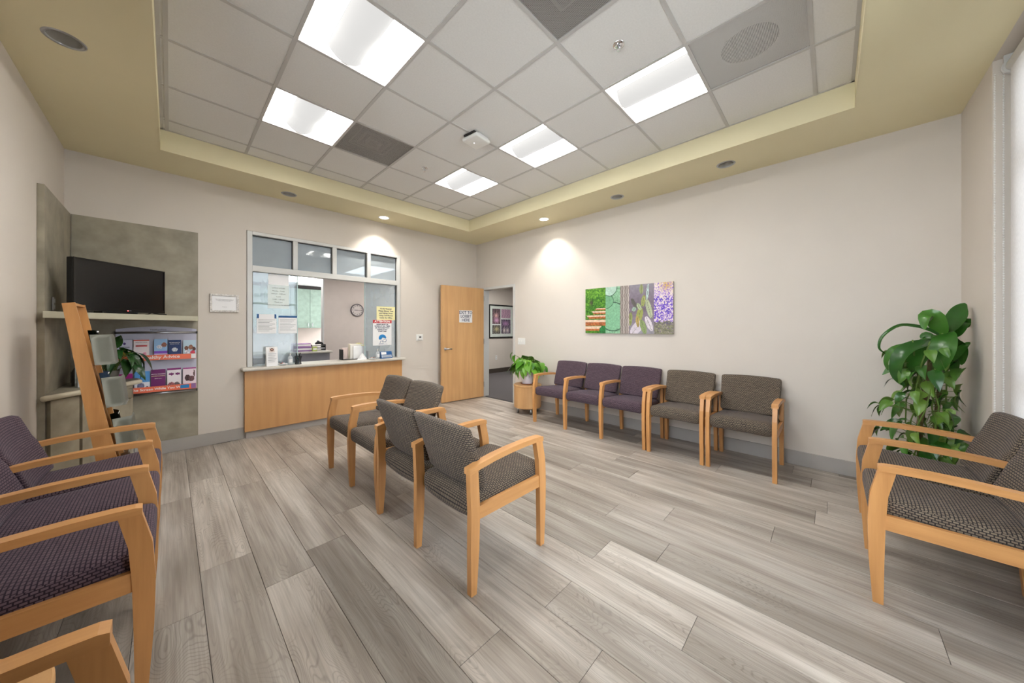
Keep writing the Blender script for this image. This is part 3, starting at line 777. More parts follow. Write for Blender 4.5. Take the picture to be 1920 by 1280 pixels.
# canvas collage
def art_canvas(U, V):
    rs = np.random.RandomState(11); ny, nx = U.shape
    N = rs.rand(ny, nx)
    def sm(n, k):
        for _ in range(k): n = (n+np.roll(n, 1, 0)+np.roll(n, -1, 0)+np.roll(n, 1, 1)+np.roll(n, -1, 1))/5
        return (n-n.min())/(n.max()-n.min())
    n2, n5 = sm(N, 1), sm(rs.rand(ny, nx), 4)
    out = np.zeros((ny, nx, 3)); A = lambda *c: np.array(c)/255.
    def mixp(a, b, k): k = np.clip(k, 0, 1)[..., None]; return a*(1-k)+b*k
    # 1 garden steps
    p1 = mixp(A(28, 84, 14), A(150, 206, 70), (n2-.2)*1.2+.15*(V > .8)); p1 = mixp(p1, A(70, 60, 60), np.exp(-((U-.08)/.02)**2-((V-.68)/.06)**2)*.9)
    for k, (y, xl, hh) in enumerate(((.10, -.1, .10), (.235, -.1, .13), (.36, .03, .085), (.455, .09, .06), (.535, .13, .05))):
        b = (np.abs(V-y) < hh/2) & (U > xl+.015*np.sin(V*60))
        top = (V > y+hh*.05)
        p1[b & top] = (A(226, 196, 170)*(.85+.3*n2[..., None]))[b & top]; p1[b & ~top] = (A(184, 108, 62)*(.6+.7*n2[..., None]))[b & ~top]
    g = ((U-.235)/.05)**2+((V-.06)/.10)**2 < 1; p1[g] = (A(40, 120, 60)*(.6+.8*n2[..., None]))[g]
    # 2 agave leaves
    p2 = mixp(A(104, 158, 118), A(168, 208, 176), n2*.9)
    def disc(p, u, v, a, b, c, edge):
        d = ((U-u)/a)**2+((V-v)/b)**2; p = mixp(p, A(52, 84, 66), ((d > .96) & (d < 1.12))*.9); return mixp(p, c, (d < .96)*1.)
    p2 = disc(p2, .355, .36, .16, .30, A(130, 184, 146), 1); p2 = disc(p2, .26, .70, .10, .16, A(116, 170, 130), 1); p2 = disc(p2, .315, .98, .085, .17, A(176, 206, 190), 1)
    p2 = p2*(.86+.28*n2[..., None])
    # 3 bark
    st = sm(np.repeat(rs.rand(1, nx), ny, 0)*.8+.2*rs.rand(ny, nx), 1); w3 = .5+.5*np.sin((U+.004*np.sin(V*22)+.003*np.sin(V*61))*330)
    p3 = mixp(A(84, 70, 66), A(216, 206, 198), .6*w3+.6*st-.12)
    # 4 sage leaves
    p4 = mixp(A(150, 146, 156), A(122, 108, 122), np.clip(1.2-2.2*np.abs(V-.55), 0, 1)); 
    for (u, v, a, b, an, c) in ((.66, .38, .035, .16, .2, (150, 156, 84)), (.60, .62, .02, .12, -.5, (96, 92, 88)), (.70, .66, .022, .12, .15, (158, 164, 96)), (.76, .5, .028, .2, -.25, (176, 184, 150)), (.745, .83, .014, .16, .1, (186, 206, 204)), (.63, .12, .05, .18, .7, (206, 196, 206)), (.70, .14, .03, .15, -.3, (132, 150, 96)), (.56, .3, .02, .14, .1, (140, 150, 86)), (.68, .9, .02, .1, 0, (150, 158, 108)), (.76, .2, .03, .16, -.4, (216, 206, 214)), (.64, .25, .02, .12, -.1, (172, 150, 84)), (.60, .50, .022, .05, .6, (150, 174, 158)), (.655, .55, .02, .08, -.5, (176, 190, 150))):
        du, dv = (U-u)*1.9, V-v; x = du*math.cos(an)-dv*math.sin(an)*1.; y = du*math.sin(an)+dv*math.cos(an)
        d = (x/(a*1.9))**2+(y/b)**2; p4 = mixp(p4, A(*c), (d < 1)*1.); p4 = mixp(p4, A(84, 80, 66), ((np.abs(x) < .004) & (d < 1))*.6)
    p4 = p4*(.9+.2*n5[..., None])
    # 5 lavender
    p5 = mixp(A(236, 222, 212), A(206, 168, 110), np.exp(-((U-.94)/.06)**2-((V-.95)/.12)**2))
    sp = rs.rand(ny, nx); dens = np.clip(.9-np.abs(V-.45)*1.1, 0, 1)
    p5 = mixp(p5, A(136, 96, 206), ((sp < dens*.62))*1.); p5 = mixp(p5, A(90, 64, 190), ((n2 < .42) & (V < .75) & (V > .2))*.9); p5 = mixp(p5, A(240, 226, 240), (n2 > .68)*.8)
    p5 = mixp(p5, A(92, 96, 60)*1., (V < .2+.08*n5)*(.4+.6*n2))
    b = [.232*1.0, .398, .505, .786]
    b = [.267, .443, .548, .812]
    out = np.where((U < b[0])[..., None], p1, np.where((U < b[1])[..., None], p2, np.where((U < b[2])[..., None], p3, np.where((U < b[3])[..., None], p4, p5))))
    return out*.97
t = thing('canvas_print', 'wide canvas print collage of garden steps, leaves and lavender', 'picture', (XR-.001, 2.03, 1.617), -PI/2)
box('canvas_body', -.621, .621, -.032, 0, -.327, .327, plain('canvas_edge', srgb(170, 164, 156), .7), t)
art('canvas_image', 1.242, .654, 170, 90, art_canvas, t, (0, -.0328, 0))

# ------------------------------------------------------------------ waiting room chairs
def seat_fn(p):
    z = p.z + .012*(1-(p.x/.25)**2)*(1 if p.z > 0 else .2) + .02*(p.y/.28)
    if p.z < 0 and p.y < 0: z -= .022*(1-(p.x/.25)**2)*min(1, -p.y/.25)
    return Vector((p.x, p.y, z))
SEAT = {}
BACK = {}
def back_fn(p):
    z = p.z; k = (z+.185)/.37
    x = p.x*(.945+.055*k)
    y = p.y*(1.1-.25*k) - .34*z - .022*(1-(p.x/.26)**2)
    z2 = z - .010*(p.x/.26)**2*(1 if z > 0 else -1) + .0
    return Vector((x, y, z2))
for nm, m in (('grey', F_GREY), ('purple', F_PURP)):
    o = fin('seat', rounded((.2505, .283, .061), .040, (7, 7, 3), seat_fn), m, smooth=True); SEAT[nm] = o.data; bpy.data.objects.remove(o)
    o = fin('backrest', rounded((.262, .030, .187), .026, (9, 2, 7), back_fn), m, smooth=True); BACK[nm] = o.data; bpy.data.objects.remove(o)
LT = .017
def mk(poly, t, mat, bev=.004):
    bm = bevel_all(prism(bmesh.new(), poly, -t, t, 'X'), bev, 2, .6); o = fin('frame_piece', bm, mat); d = o.data; bpy.data.objects.remove(o); return d
FLEG = mk([(.552, 0), (.588, 0), (.602, .22), (.606, .40), (.598, .54), (.570, .662), (.510, .662), (.536, .54), (.545, .40), (.549, .22)][::-1], LT, M_MAPLE)
RLEG = mk([(0, 0), (.035, 0), (.052, .22), (.058, .42), (.046, .640), (-.010, .640), (.0, .42), (-.002, .22)], LT, M_MAPLE)
_top = [(-.014, .652), (.06, .667), (.16, .680), (.28, .689), (.40, .693), (.50, .692), (.553, .689), (.571, .684)]
ARM = mk(_top[::-1] + [(y, z-.030) for y, z in _top], .025, M_MAPLEY, .006)
RAIL = mk([(.05, .372), (.55, .372), (.55, .445), (.05, .440)], .012, M_MAPLEY, .003)
GLIDE = None
def chairs(name, n, colour, label, loc, rz, group=None, pitch=.535):
    """n seats side by side; local +y is forward; x centred"""
    t = thing(name, label, 'chair', loc, rz, group)
    x0 = -pitch*n/2
    for k in range(n+1):
        x = x0+pitch*k
        share('leg', FLEG, t, (x, 0, 0)); share('leg', RLEG, t, (x, 0, 0)); share('arm', ARM, t, (x, 0, 0)); share('side_rail', RAIL, t, (x, 0, 0))
    for k in range(n):
        x = x0+pitch*(k+.5)
        share('seat', SEAT[colour], t, (x, .318, .437)); share('backrest', BACK[colour], t, (x, .062, .675))
    box('cross_rail', x0+LT, -x0-LT, .44, .465, .388, .41, M_MAPLEY, t); box('cross_rail', x0+LT, -x0-LT, .085, .11, .378, .40, M_MAPLEY, t)
    return t
g = 'maple armed waiting room chairs'
OFS = .57      # front foot distance from the origin
chairs('tandem_chair', 3, 'purple', 'three purple seats joined in one maple frame under the canvas print', (3.705+OFS, (3.122+1.512)/2, 0), PI/2, g)
chairs('armchair', 1, 'grey', 'grey patterned armchair between the purple seats and the last chair of the row', (3.695+OFS, (1.459+.932)/2, 0), PI/2, g, .528)
chairs('armchair', 1, 'grey', 'grey patterned armchair at the right end of the row on the long wall', (3.703+OFS, (.879+.362)/2, 0), PI/2, g, .520)
chairs('tandem_chair', 2, 'grey', 'two joined grey seats in mid room turned away, nearest the camera', (1.078-.018, (2.396+1.33)/2, 0), -PI/2, g)
chairs('tandem_chair', 2, 'grey', 'two joined grey seats in mid room facing left toward the television', (1.095+OFS, 2.450+.535, 0), PI/2, g)
chairs('tandem_chair', 2, 'grey', 'two joined grey seats by the window on the right edge', (3.012, -.735, 0), 0, g, .553)
chairs('tandem_chair', 3, 'purple', 'three purple seats joined along the left wall', (-.645, 1.905+.79, 0), -PI/2, g, .527)
chairs('armchair', 1, 'purple', 'armchair in the bottom left corner showing only its arm', (-.665, .92, 0), -PI/2, g)

# ------------------------------------------------------------------ drum tables
def drum_table(x, y, lab):
    t = thing('drum_table', lab, 'table', (x, y, 0), 0, 'round maple drum tables')
    fin('drum_body', lathe(bmesh.new(), [(0, .092), (.215, .092), (.220, .096), (.220, .43)], 48), M_DOOR, t, smooth=False)
    fin('table_top', bevel_all(cyl(bmesh.new(), (0, 0, .444), .226, .026, 56), .005, 2, .8), M_DOOR, t)
    for k in range(4):
        a = PI/4+.1 + k*PI/2 - PI*.25
        fin('leg', cyl(bmesh.new(), (.165*math.cos(a+PI*.30), .165*math.sin(a+PI*.30), .046), .018, .092, 16), M_STEEL, t, smooth=True)
    return t
drum_table(4.045, 3.56, 'round maple drum table holding the white potted pothos')
drum_table(-.435, 1.448, 'round maple drum table at the lower left beside the purple seats')

# ------------------------------------------------------------------ leaves
def leaf_mesh(name, L, Wd, mat, heart=True, fold=.25, droop=.35, rows=8):
    bm = bmesh.new(); g = []
    for i in range(rows+1):
        tt = i/rows
        if heart: w = Wd*(math.sin(PI*min(1, tt**.62))**.8)*(1-.25*tt) if 0 < tt < 1 else 0.0
        else: w = Wd*(math.sin(PI*tt**.85)**.75) if 0 < tt < 1 else 0.0
        row = []
        for s in (-1, -.5, 0, .5, 1):
            x = s*w; y = L*tt - (.16*L*abs(s)*(1-tt)**4 if heart else 0)
            z = abs(s)*w*fold - droop*L*tt*tt + .02*L*math.sin(6*tt+s)
            row.append(bm.verts.new((x, y, z)))
        g.append(row)
    for a, b in zip(g, g[1:]):
        for k in range(4): bm.faces.new((a[k], a[k+1], b[k+1], b[k]))
    bmesh.ops.remove_doubles(bm, verts=bm.verts, dist=1e-5)
    o = fin(name, bm, mat, smooth=True); d = o.data; bpy.data.objects.remove(o); return d
def put_leaf(me, parent, base, direction, roll=0., s=1., name='leaf'):
    d = Vector(direction).normalized(); up = Vector((0, 0, 1))
    x = d.cross(up)
    x = x.normalized() if x.length > 1e-3 else Vector((1, 0, 0))
    z = x.cross(d).normalized()
    R = Matrix((x, d, z)).transposed().to_4x4() @ Matrix.Rotation(roll, 4, 'Y')
    return share(name, me, parent, mw=Matrix.Translation(base) @ R @ Matrix.Scale(s, 4))

# pothos in a white pot on the drum table
t = thing('potted_pothos', 'bright green pothos in a white pot on the drum table', 'plant', (4.035, 3.56, .457))
fin('saucer', lathe(bmesh.new(), [(0, .002), (.095, .002), (.112, .02), (.106, .02), (.09, .008), (0, .008)], 32), M_TERRA, t, smooth=True)
fin('pot', lathe(bmesh.new(), [(0, .010), (.080, .010), (.084, .016), (.104, .20), (.106, .212), (.098, .212), (.094, .19), (0, .19)], 36), M_POT, t, smooth=True)
fin('soil', cyl(bmesh.new(), (0, 0, .1925), .093, .004, 24), M_SOIL, t)
PL_A = [leaf_mesh('leaf', .15, .062, L_BRIGHT, True, .25, .35), leaf_mesh('leaf', .125, .052, L_BRIGHT, True, .35, .6), leaf_mesh('leaf', .17, .066, L_BRIGHT, True, .15, .2)]
rnd = random.Random(5)
def spray(t, n, meshes, mat_stem, rad, zlo, zhi, base, rnd, reach=.19, down=.6, smin=.8, smax=1.1, bias=None):
    for k in range(n):
        a = 2*PI*k/n*2.4 + rnd.uniform(-.3, .3); r = reach*math.sqrt(rnd.uniform(.08, 1)); z = zhi - (zhi-zlo)*(r/reach)**1.3*rnd.uniform(.6, 1.) 
        p = Vector((r*math.cos(a), r*math.sin(a), z))
        if bias: p += Vector(bias)*(r/reach)
        b = Vector((base[0]+rnd.uniform(-.04, .04), base[1]+rnd.uniform(-.04, .04), base[2]))
        mid = (b+p)/2 + Vector((0, 0, .05))
        fin('stem', tube(bmesh.new(), [b, (b*.6+mid*.4), mid, (mid+p)/2+Vector((0, 0, .018)), p], .0035, 5, .002), mat_stem, t)
        d = Vector((math.cos(a), math.sin(a), -down*rnd.uniform(.3, 1.5)))
        put_leaf(rnd.choice(meshes), t, p, d, rnd.uniform(-.5, .5), rnd.uniform(smin, smax))
spray(t, 60, PL_A, M_STEM, .2, .22, .47, (0, 0, .19), rnd, .215, .8, .95, 1.25)
for (dx, dy, dz, d) in ((-.18, .17, .50, (-.3, .4, -1)), (-.14, .14, .46, (-.1, .5, -.9)), (-.05, .17, .20, (-.3, .2, -1)), (.05, -.30, .30, (.1, -.8, -.5)), (-.02, -.30, .36, (-.2, -.8, -.5)), (-.16, -.06, .24, (-.5, -.1, -1)), (-.18, .02, .25, (-.5, .1, -1))):
    b = Vector((0, 0, .2)); p = Vector((dx, dy, dz))
    fin('stem', tube(bmesh.new(), [b, (b+p)/2+Vector((0, 0, .08)), p], .0035, 5, .002), M_STEM, t)
    put_leaf(PL_A[1], t, p, d, 0, 1.0)

# tall plant in the right corner
t = thing('corner_plant', 'tall leafy vine and strap-leaf plant in the right corner', 'plant', (3.97, -.49, 0))
fin('pot', lathe(bmesh.new(), [(0, .0), (.14, .0), (.15, .012), (.185, .30), (.19, .32), (.176, .32), (.17, .28), (0, .28)], 36), plain('dark_planter', srgb(62, 58, 54), .5), t, smooth=True)
fin('soil', cyl(bmesh.new(), (0, 0, .284), .168, .004, 24), M_SOIL, t)
rnd = random.Random(21)
stk = [(.0, 0, .28), (.02, .01, .6), (-.01, -.02, .9), (.01, -.05, 1.2), (-.01, -.08, 1.32)]
fin('trunk', tube(bmesh.new(), stk, .020, 8, .012), M_WOODSTEM, t)
fin('trunk', tube(bmesh.new(), [(.05, -.06, .28), (.06, -.08, .7), (.03, -.1, 1.1), (.02, -.09, 1.3)], .016, 8, .01), M_WOODSTEM, t)
VL_A = [leaf_mesh('leaf', .105, .036, L_MID, True, .3, .4), leaf_mesh('leaf', .085, .030, L_MID, True, .4, .6), leaf_mesh('leaf', .115, .036, L_DARK, True, .2, .5)]
_ST = None and [leaf_mesh('strap_leaf', .34, .055, L_DARK, False, .2, .6, 12), leaf_mesh('strap_leaf', .30, .06, L_DARK, False, .25, .35, 12), leaf_mesh('strap_leaf', .40, .04, L_DARK, False, .3, 1.2, 14)]
for v in range(9):                                       # trailing vines
    a = 2*PI*v/9; pts = []
    for k in range(7):
        z = .32 + .155*k + rnd.uniform(-.03, .03); rr = .07 + .06*math.sin(v*1.7+k*.9) + rnd.uniform(0, .03)
        pts.append((rr*math.cos(a+.3*k), rr*math.sin(a+.3*k)-.02, z))
    fin('vine', tube(bmesh.new(), pts, .0045, 5), M_STEM, t)
for k in range(150):
    z = rnd.uniform(.34, 1.22); a = rnd.uniform(0, 2*PI); lim = .27 if z < .85 else .20
    r = rnd.uniform(.06, lim)
    p = Vector((r*math.cos(a), r*math.sin(a)-.02, z))
    if p.y < -.19: p.y = -.19 + rnd.uniform(0, .06)
    if p.x > .27: p.x = .27
    if p.x < -.30: p.x = -.30
    d = Vector((math.cos(a), math.sin(a)*.8, -rnd.uniform(.1, 1.1)))
    if p.y < -.10: d.y = abs(d.y)*.3
    if p.x > .2: d.x = -.1
    b = Vector((.03*math.cos(a), .03*math.sin(a)-.02, z-.04))
    fin('stem', tube(bmesh.new(), [b, (b+p)/2+Vector((0, 0, .015)), p], .0022, 4), M_STEM, t)
    put_leaf(rnd.choice(VL_A), t, p, d, rnd.uniform(-.7, .7), rnd.uniform(.75, 1.2))
def ribbon(t, pts, hw, hint=(-.8, .5, .35)):
    """strap leaf along a 3D curve (world points), half width hw"""
    P = [Vector((p[0]-3.97, max(p[1], -.722)+.49, p[2])) for p in pts]; Q = []
    n = len(P)
    for k in range(n-1):                                  # Catmull-Rom
        a, b, c, d = P[max(k-1, 0)], P[k], P[k+1], P[min(k+2, n-1)]
        for m in range(4):
            u = m/4; Q.append(.5*((2*b)+(c-a)*u+(2*a-5*b+4*c-d)*u*u+(3*b-a-3*c+d)*u**3))
    Q.append(P[-1]); bm = bmesh.new(); rows = []; N = len(Q)-1; h = Vector(hint)
    for k, q in enumerate(Q):
        tg = (Q[min(k+1, N)]-Q[max(k-1, 0)]).normalized(); w = tg.cross(h)
        w = w.normalized() if w.length > .05 else Vector((0, 1, 0)); nn = w.cross(tg)
        u = k/N; ww = hw*(math.sin(PI*min(1, .06+.94*u)**.9)**.7 if u < 1 else 0)+.0012
        rows.append([bm.verts.new(q + w*ww*sv + nn*abs(sv)*ww*.22) for sv in (-1, -.5, 0, .5, 1)])
    for a, b in zip(rows, rows[1:]):
        for k in range(4): bm.faces.new((a[k], a[k+1], b[k+1], b[k]))
    for f in bm.faces:
        for v in f.verts: v.co.y = max(v.co.y, -.236)
    fin('strap_leaf', bm, L_DARK, t, smooth=True)
for pts, hw in (
    ([(3.95, -.593, 1.321), (3.97, -.622, 1.375), (4.0, -.657, 1.443), (4.03, -.675, 1.504), (4.05, -.70, 1.549)], .055),
    ([(3.95, -.598, 1.314), (3.99, -.635, 1.314), (4.03, -.675, 1.39), (4.05, -.70, 1.412), (4.07, -.715, 1.367)], .05),
    ([(3.95, -.583, 1.321), (3.93, -.571, 1.367), (3.9, -.543, 1.443), (3.87, -.496, 1.455), (3.85, -.489, 1.352)], .05),
    ([(3.91, -.594, 1.325), (3.86, -.584, 1.292), (3.82, -.571, 1.212), (3.82, -.56, 1.129), (3.84, -.551, 1.056)], .066),
    ([(3.95, -.569, 1.317), (3.92, -.517, 1.355), (3.89, -.454, 1.381), (3.85, -.364, 1.383), (3.82, -.282, 1.303), (3.81, -.263, 1.214), (3.83, -.296, 1.17)], .012),
    ([(3.95, -.55, 1.274), (3.91, -.486, 1.258), (3.87, -.402, 1.229), (3.85, -.332, 1.195), (3.85, -.303, 1.109), (3.86, -.313, 1.037)], .024),
    ([(3.95, -.555, 1.274), (3.88, -.483, 1.251), (3.83, -.408, 1.211), (3.81, -.36, 1.132), (3.82, -.351, 1.012), (3.85, -.394, .927)], .046),
    ([(3.95, -.555, 1.267), (3.92, -.507, 1.243), (3.9, -.475, 1.172), (3.9, -.45, 1.085), (3.92, -.427, .994)], .06),
    ([(3.95, -.607, 1.306), (4.01, -.644, 1.275), (4.05, -.67, 1.222), (4.07, -.685, 1.16), (4.07, -.69, 1.092)], .05),
    ([(3.95, -.63, 1.132), (3.95, -.653, 1.175), (3.97, -.68, 1.225), (4.0, -.70, 1.248), (4.01, -.715, 1.265)], .022),
    ([(3.95, -.588, 1.313), (3.99, -.613, 1.367), (4.05, -.645, 1.413), (4.09, -.675, 1.468)], .04),
    ([(3.95, -.56, 1.298), (3.98, -.535, 1.289), (4.0, -.513, 1.311), (4.01, -.489, 1.287)], .03)): ribbon(t, pts, hw)
fin('stem', tube(bmesh.new(), [(0, -.06, 1.1), (-.02, -.09, 1.25), (-.02, -.10, 1.34)], .009, 6), M_STEM, t)

# ------------------------------------------------------------------ left alcove: panels, shelf, corner cabinet, television
t = thing('alcove_panel', 'mottled grey laminate backing panel in the left corner', 'panel', (0, 0, 0))
box('back_panel', XL+.04, .222, YB-.011, YB-.001, .141, 2.455, M_LAM, t); 
box('side_fin', XL+.001, XL+.036, 4.29, YB-.012, 0, 2.455, M_LAM, t, .001)
XF = XL+.037
t = thing('tv_shelf', 'angled grey laminate shelf under the television', 'shelf', (0, 0, 0))
fin('shelf_board', prism(bmesh.new(), [(XF, 4.235), (.208, 4.955), (.208, YB-.012), (XF, YB-.012)], 1.443, 1.493, 'Z'), M_LAM, t)
bm = bmesh.new()
prism(bm, [(XF, 4.229), (.2085, 4.949), (.2085, 4.9545), (XF, 4.2345)], 1.443, 1.493, 'Z'); fin('edge_band', bm, plain('shelf_edge', srgb(184, 180, 160), .45), t)

TVA = math.radians(46.5)
t = thing('television', 'black flat screen television on the corner shelf', 'television', (-.305, 4.615, 1.4935), TVA)
fin('cabinet_body', bx(bmesh.new(), -.362, .362, -.02, .03, .018, .442, .006), M_BLACKM, t)
box('screen', -.350, .350, -.0222, -.0203, .045, .432, M_BLACK, t)
bm = bmesh.new()
for b in ((-.362, -.350, .018, .442), (.350, .362, .018, .442), (-.350, .350, .432, .442), (-.350, .350, .018, .045)): bx(bm, b[0], b[1], -.027, -.0203, b[2], b[3], .001)
fin('bezel', bm, M_BLACK, t)
box('rear_housing', -.22, .22, .031, .065, .06, .34, M_BLACKM, t, .006)
for s in (-1, 1): fin('foot', tube(tube(bmesh.new(), [(s*.27, 0, .02), (s*.285, -.05, .008), (s*.30, -.10, .006)], .006), [(s*.27, .02, .02), (s*.285, .06, .008), (s*.295, .09, .006)], .006), M_BLACKM, t)
box('power_light', .02, .03, -.0285, -.0271, .026, .032, M_LED, t)
text('LG', .014, (.045, -.0276, .031), 0, M_INKG, t)
t = thing('media_box', 'small black media box under the television', 'box', (-.30, 4.60, 1.4935), TVA)
fin('case', bx(bmesh.new(), -.16, .12, -.01, .12, .001, .016, .003), M_BLACKM, t)
box('front_strip', -.15, .11, -.0125, -.0105, .004, .012, M_BLACK, t)
t = thing('shelf_outlet', 'small grey outlet plate on the side panel by the television', 'outlet', (XF+.001, 4.53, 1.56), PI/2)
fin('cover_plate', bx(bmesh.new(), -.035, .035, -.008, 0, -.055, .055, .003), M_BASEB, t); box('socket', -.015, .015, -.0095, -.0082, .01, .04, M_ALU, t); box('socket', -.015, .015, -.0095, -.0082, -.04, -.01, M_ALU, t)

# corner cabinet with an angled front
cab = thing('corner_cabinet', 'grey laminate corner cabinet with cream edged top', 'cabinet', (0, 0, 0))
A, Bp = Vector((XF+.003, 4.31)), Vector((-.272, 4.925)); dv = (Bp-A).normalized(); nv = Vector((dv.y, -dv.x))
fin('carcass', prism(bmesh.new(), [tuple(A), tuple(Bp), (-.272, 5.09), (XF+.003, 5.09)], .09, .812, 'Z'), M_LAM, cab)
fin('plinth', prism(bmesh.new(), [tuple(A-nv*.04), tuple(Bp-nv*.04), (-.30, 5.08), (XF+.003, 5.08)], 0, .089, 'Z'), M_DARK, cab)
L = (Bp-A).length
for k, (a, b) in enumerate(((.004, L*.30), (L*.335, L-.002))):
    p, q = A+dv*a, A+dv*b
    d = fin('door', prism(bmesh.new(), [tuple(p+nv*.002), tuple(q+nv*.002), tuple(q+nv*.022), tuple(p+nv*.022)], .095, .806, 'Z'), M_LAM, cab)
    if k == 1:
        h0 = A+dv*(L-.045)+nv*.022; h1 = h0+nv*.028
        fin('handle', tube(bmesh.new(), [(*h0, .78), (*h1, .778), (*h1, .69), (*h0, .688)], .006, 8), M_CHROME, d)
tp_ = [tuple(A+nv*.045-dv*.0), tuple(Bp+nv*.045+dv*.03), (-.235, 5.095), (XF+.002, 5.095)]
tp_[0] = (XF+.002, 4.232)
tb = prism(bmesh.new(), tp_, .813, .856, 'Z')
fin('top', tb, M_LAM, cab)
e0, e1 = Vector(tp_[0]), Vector(tp_[1])
fin('bullnose_edge', tube(bmesh.new(), [(*e0, .8345), (*((e0+e1)/2), .8345), (*e1, .8345), (*(e1+Vector((.004, .02))), .8345), (*(Vector(tp_[2])), .8345)], .0215, 12), M_LAMEDGE, cab, smooth=True)

# things on the cabinet
t = thing('brochure_holder', 'clear acrylic brochure holder on the corner cabinet', 'holder', (-.50, 4.66, .8565), .5)
box('back_sheet', -.06, .06, .03, .034, 0, .235, M_CLEAR, t); box('front_sheet', -.06, .06, -.01, -.006, 0, .10, M_CLEAR, t); box('base_sheet', -.06, .06, -.07, .029, .0, .004, M_CLEAR, t)
box('leaflet', -.05, .05, .0, .012, .005, .215, plain('taupe_leaflet', srgb(150, 140, 124), .5), t)
t = thing('spray_bottle', 'slim silver topped bottle behind the acrylic holder', 'bottle', (-.575, 4.82, .8565))
fin('body', lathe(bmesh.new(), [(0, 0), (.03, 0), (.032, .01), (.032, .12), (.02, .15), (.018, .16)], 24), plain('dark_bottle', srgb(66, 60, 56), .3), t, smooth=True)
fin('cap', lathe(bmesh.new(), [(.0185, .158), (.0185, .27), (.015, .275), (0, .275)], 20), M_STEEL, t, smooth=True)
t = thing('cabinet_plant', 'dark green leafy plant on the corner cabinet in front of the leaflets', 'plant', (-.40, 4.90, .8565))
fin('pot', lathe(bmesh.new(), [(0, 0), (.05, 0), (.065, .10), (.068, .11), (.06, .11), (.058, .095), (0, .095)], 24), plain('grey_pot', srgb(120, 116, 108), .5), t, smooth=True)
fin('soil', cyl(bmesh.new(), (0, 0, .097), .057, .003, 20), M_SOIL, t)
rnd = random.Random(9)
CP = [leaf_mesh('leaf', .14, .032, L_DEEP, True, .3, .5), leaf_mesh('leaf', .12, .04, L_DEEP, True, .3, .6), leaf_mesh('leaf', .16, .03, L_DEEP, False, .3, .7)]
spray(t, 30, CP, M_STEM, .2, .10, .36, (0, 0, .09), rnd, .17, .7, .8, 1.1, (.06, -.05, 0))
for (p, d) in (((.16, -.02, .27), (.8, -.2, -.35)), ((.14, -.08, .22), (.5, -.4, -.9)), ((.18, 0, .24), (.7, .0, -.9)), ((.10, -.10, .20), (.4, -.5, -1)), ((.04, .0, .33), (.1, -.3, 1)), ((-.02, .04, .34), (-.2, .2, 1))):
    put_leaf(CP[2] if d[0] > .6 else CP[1], t, Vector(p), d, 0, 1.2)
    fin('stem', tube(bmesh.new(), [(0, 0, .095), (p[0]*.4, p[1]*.4, p[2]*.85), p], .003, 5), M_STEM, t)

# leaning wooden magazine stand
mr = thing('magazine_stand', 'tall leaning maple magazine stand with grey metal pockets', 'magazine stand', (-.35, 3.86, 0))
NY_, FY_ = -.18, .19
def sx(z, f):       # front (f=1) or back (f=0) edge, local x
    return (.157 - .165*z) if f else (.048 - .130*z)
poly = [(sx(0, 0), 0), (sx(0, 1), 0), (sx(1.54, 1), 1.54), (sx(1.53, 0), 1.53)]
for y in (NY_, FY_): fin('side_panel', bevel_all(prism(bmesh.new(), poly, y-.010, y+.010, 'Y'), .003, 2, .6), M_MAPLE, mr)
fin('back_board', prism(bmesh.new(), [(sx(.05, 0)+.006, .05), (sx(.05, 0)+.014, .05), (sx(1.5, 0)+.014, 1.5), (sx(1.5, 0)+.006, 1.5)], NY_+.0105, FY_-.0105, 'Y'), plain('cork_board', srgb(196, 176, 140), .6), mr)
fin('top_rail', prism(bmesh.new(), [(sx(1.52, 0), 1.520), (sx(1.52, 1)-.002, 1.520), (sx(1.536, 1)-.002, 1.536), (sx(1.532, 0), 1.532)], NY_+.0105, FY_-.0105, 'Y'), M_MAPLEY, mr)
fin('centre_batten', prism(bmesh.new(), [(sx(.1, 1)-.03, .1), (sx(.1, 1)-.012, .1), (sx(1.1, 1)-.012, 1.1), (sx(1.1, 1)-.03, 1.1)], .03, .055, 'Y'), M_MAPLE, mr)
MAGC = [plain('cover_dark', srgb(30, 44, 34), .15), plain('cover_blue', srgb(120, 150, 190), .25), plain('cover_black', srgb(22, 22, 24), .12), plain('cover_tan', srgb(190, 160, 130), .3)]
MLAB = ['dark glossy magazine in the top pocket of the stand', 'blue magazine in the second pocket of the stand', 'black glossy magazine in the third pocket of the stand', 'tan magazine in the lowest pocket of the stand']
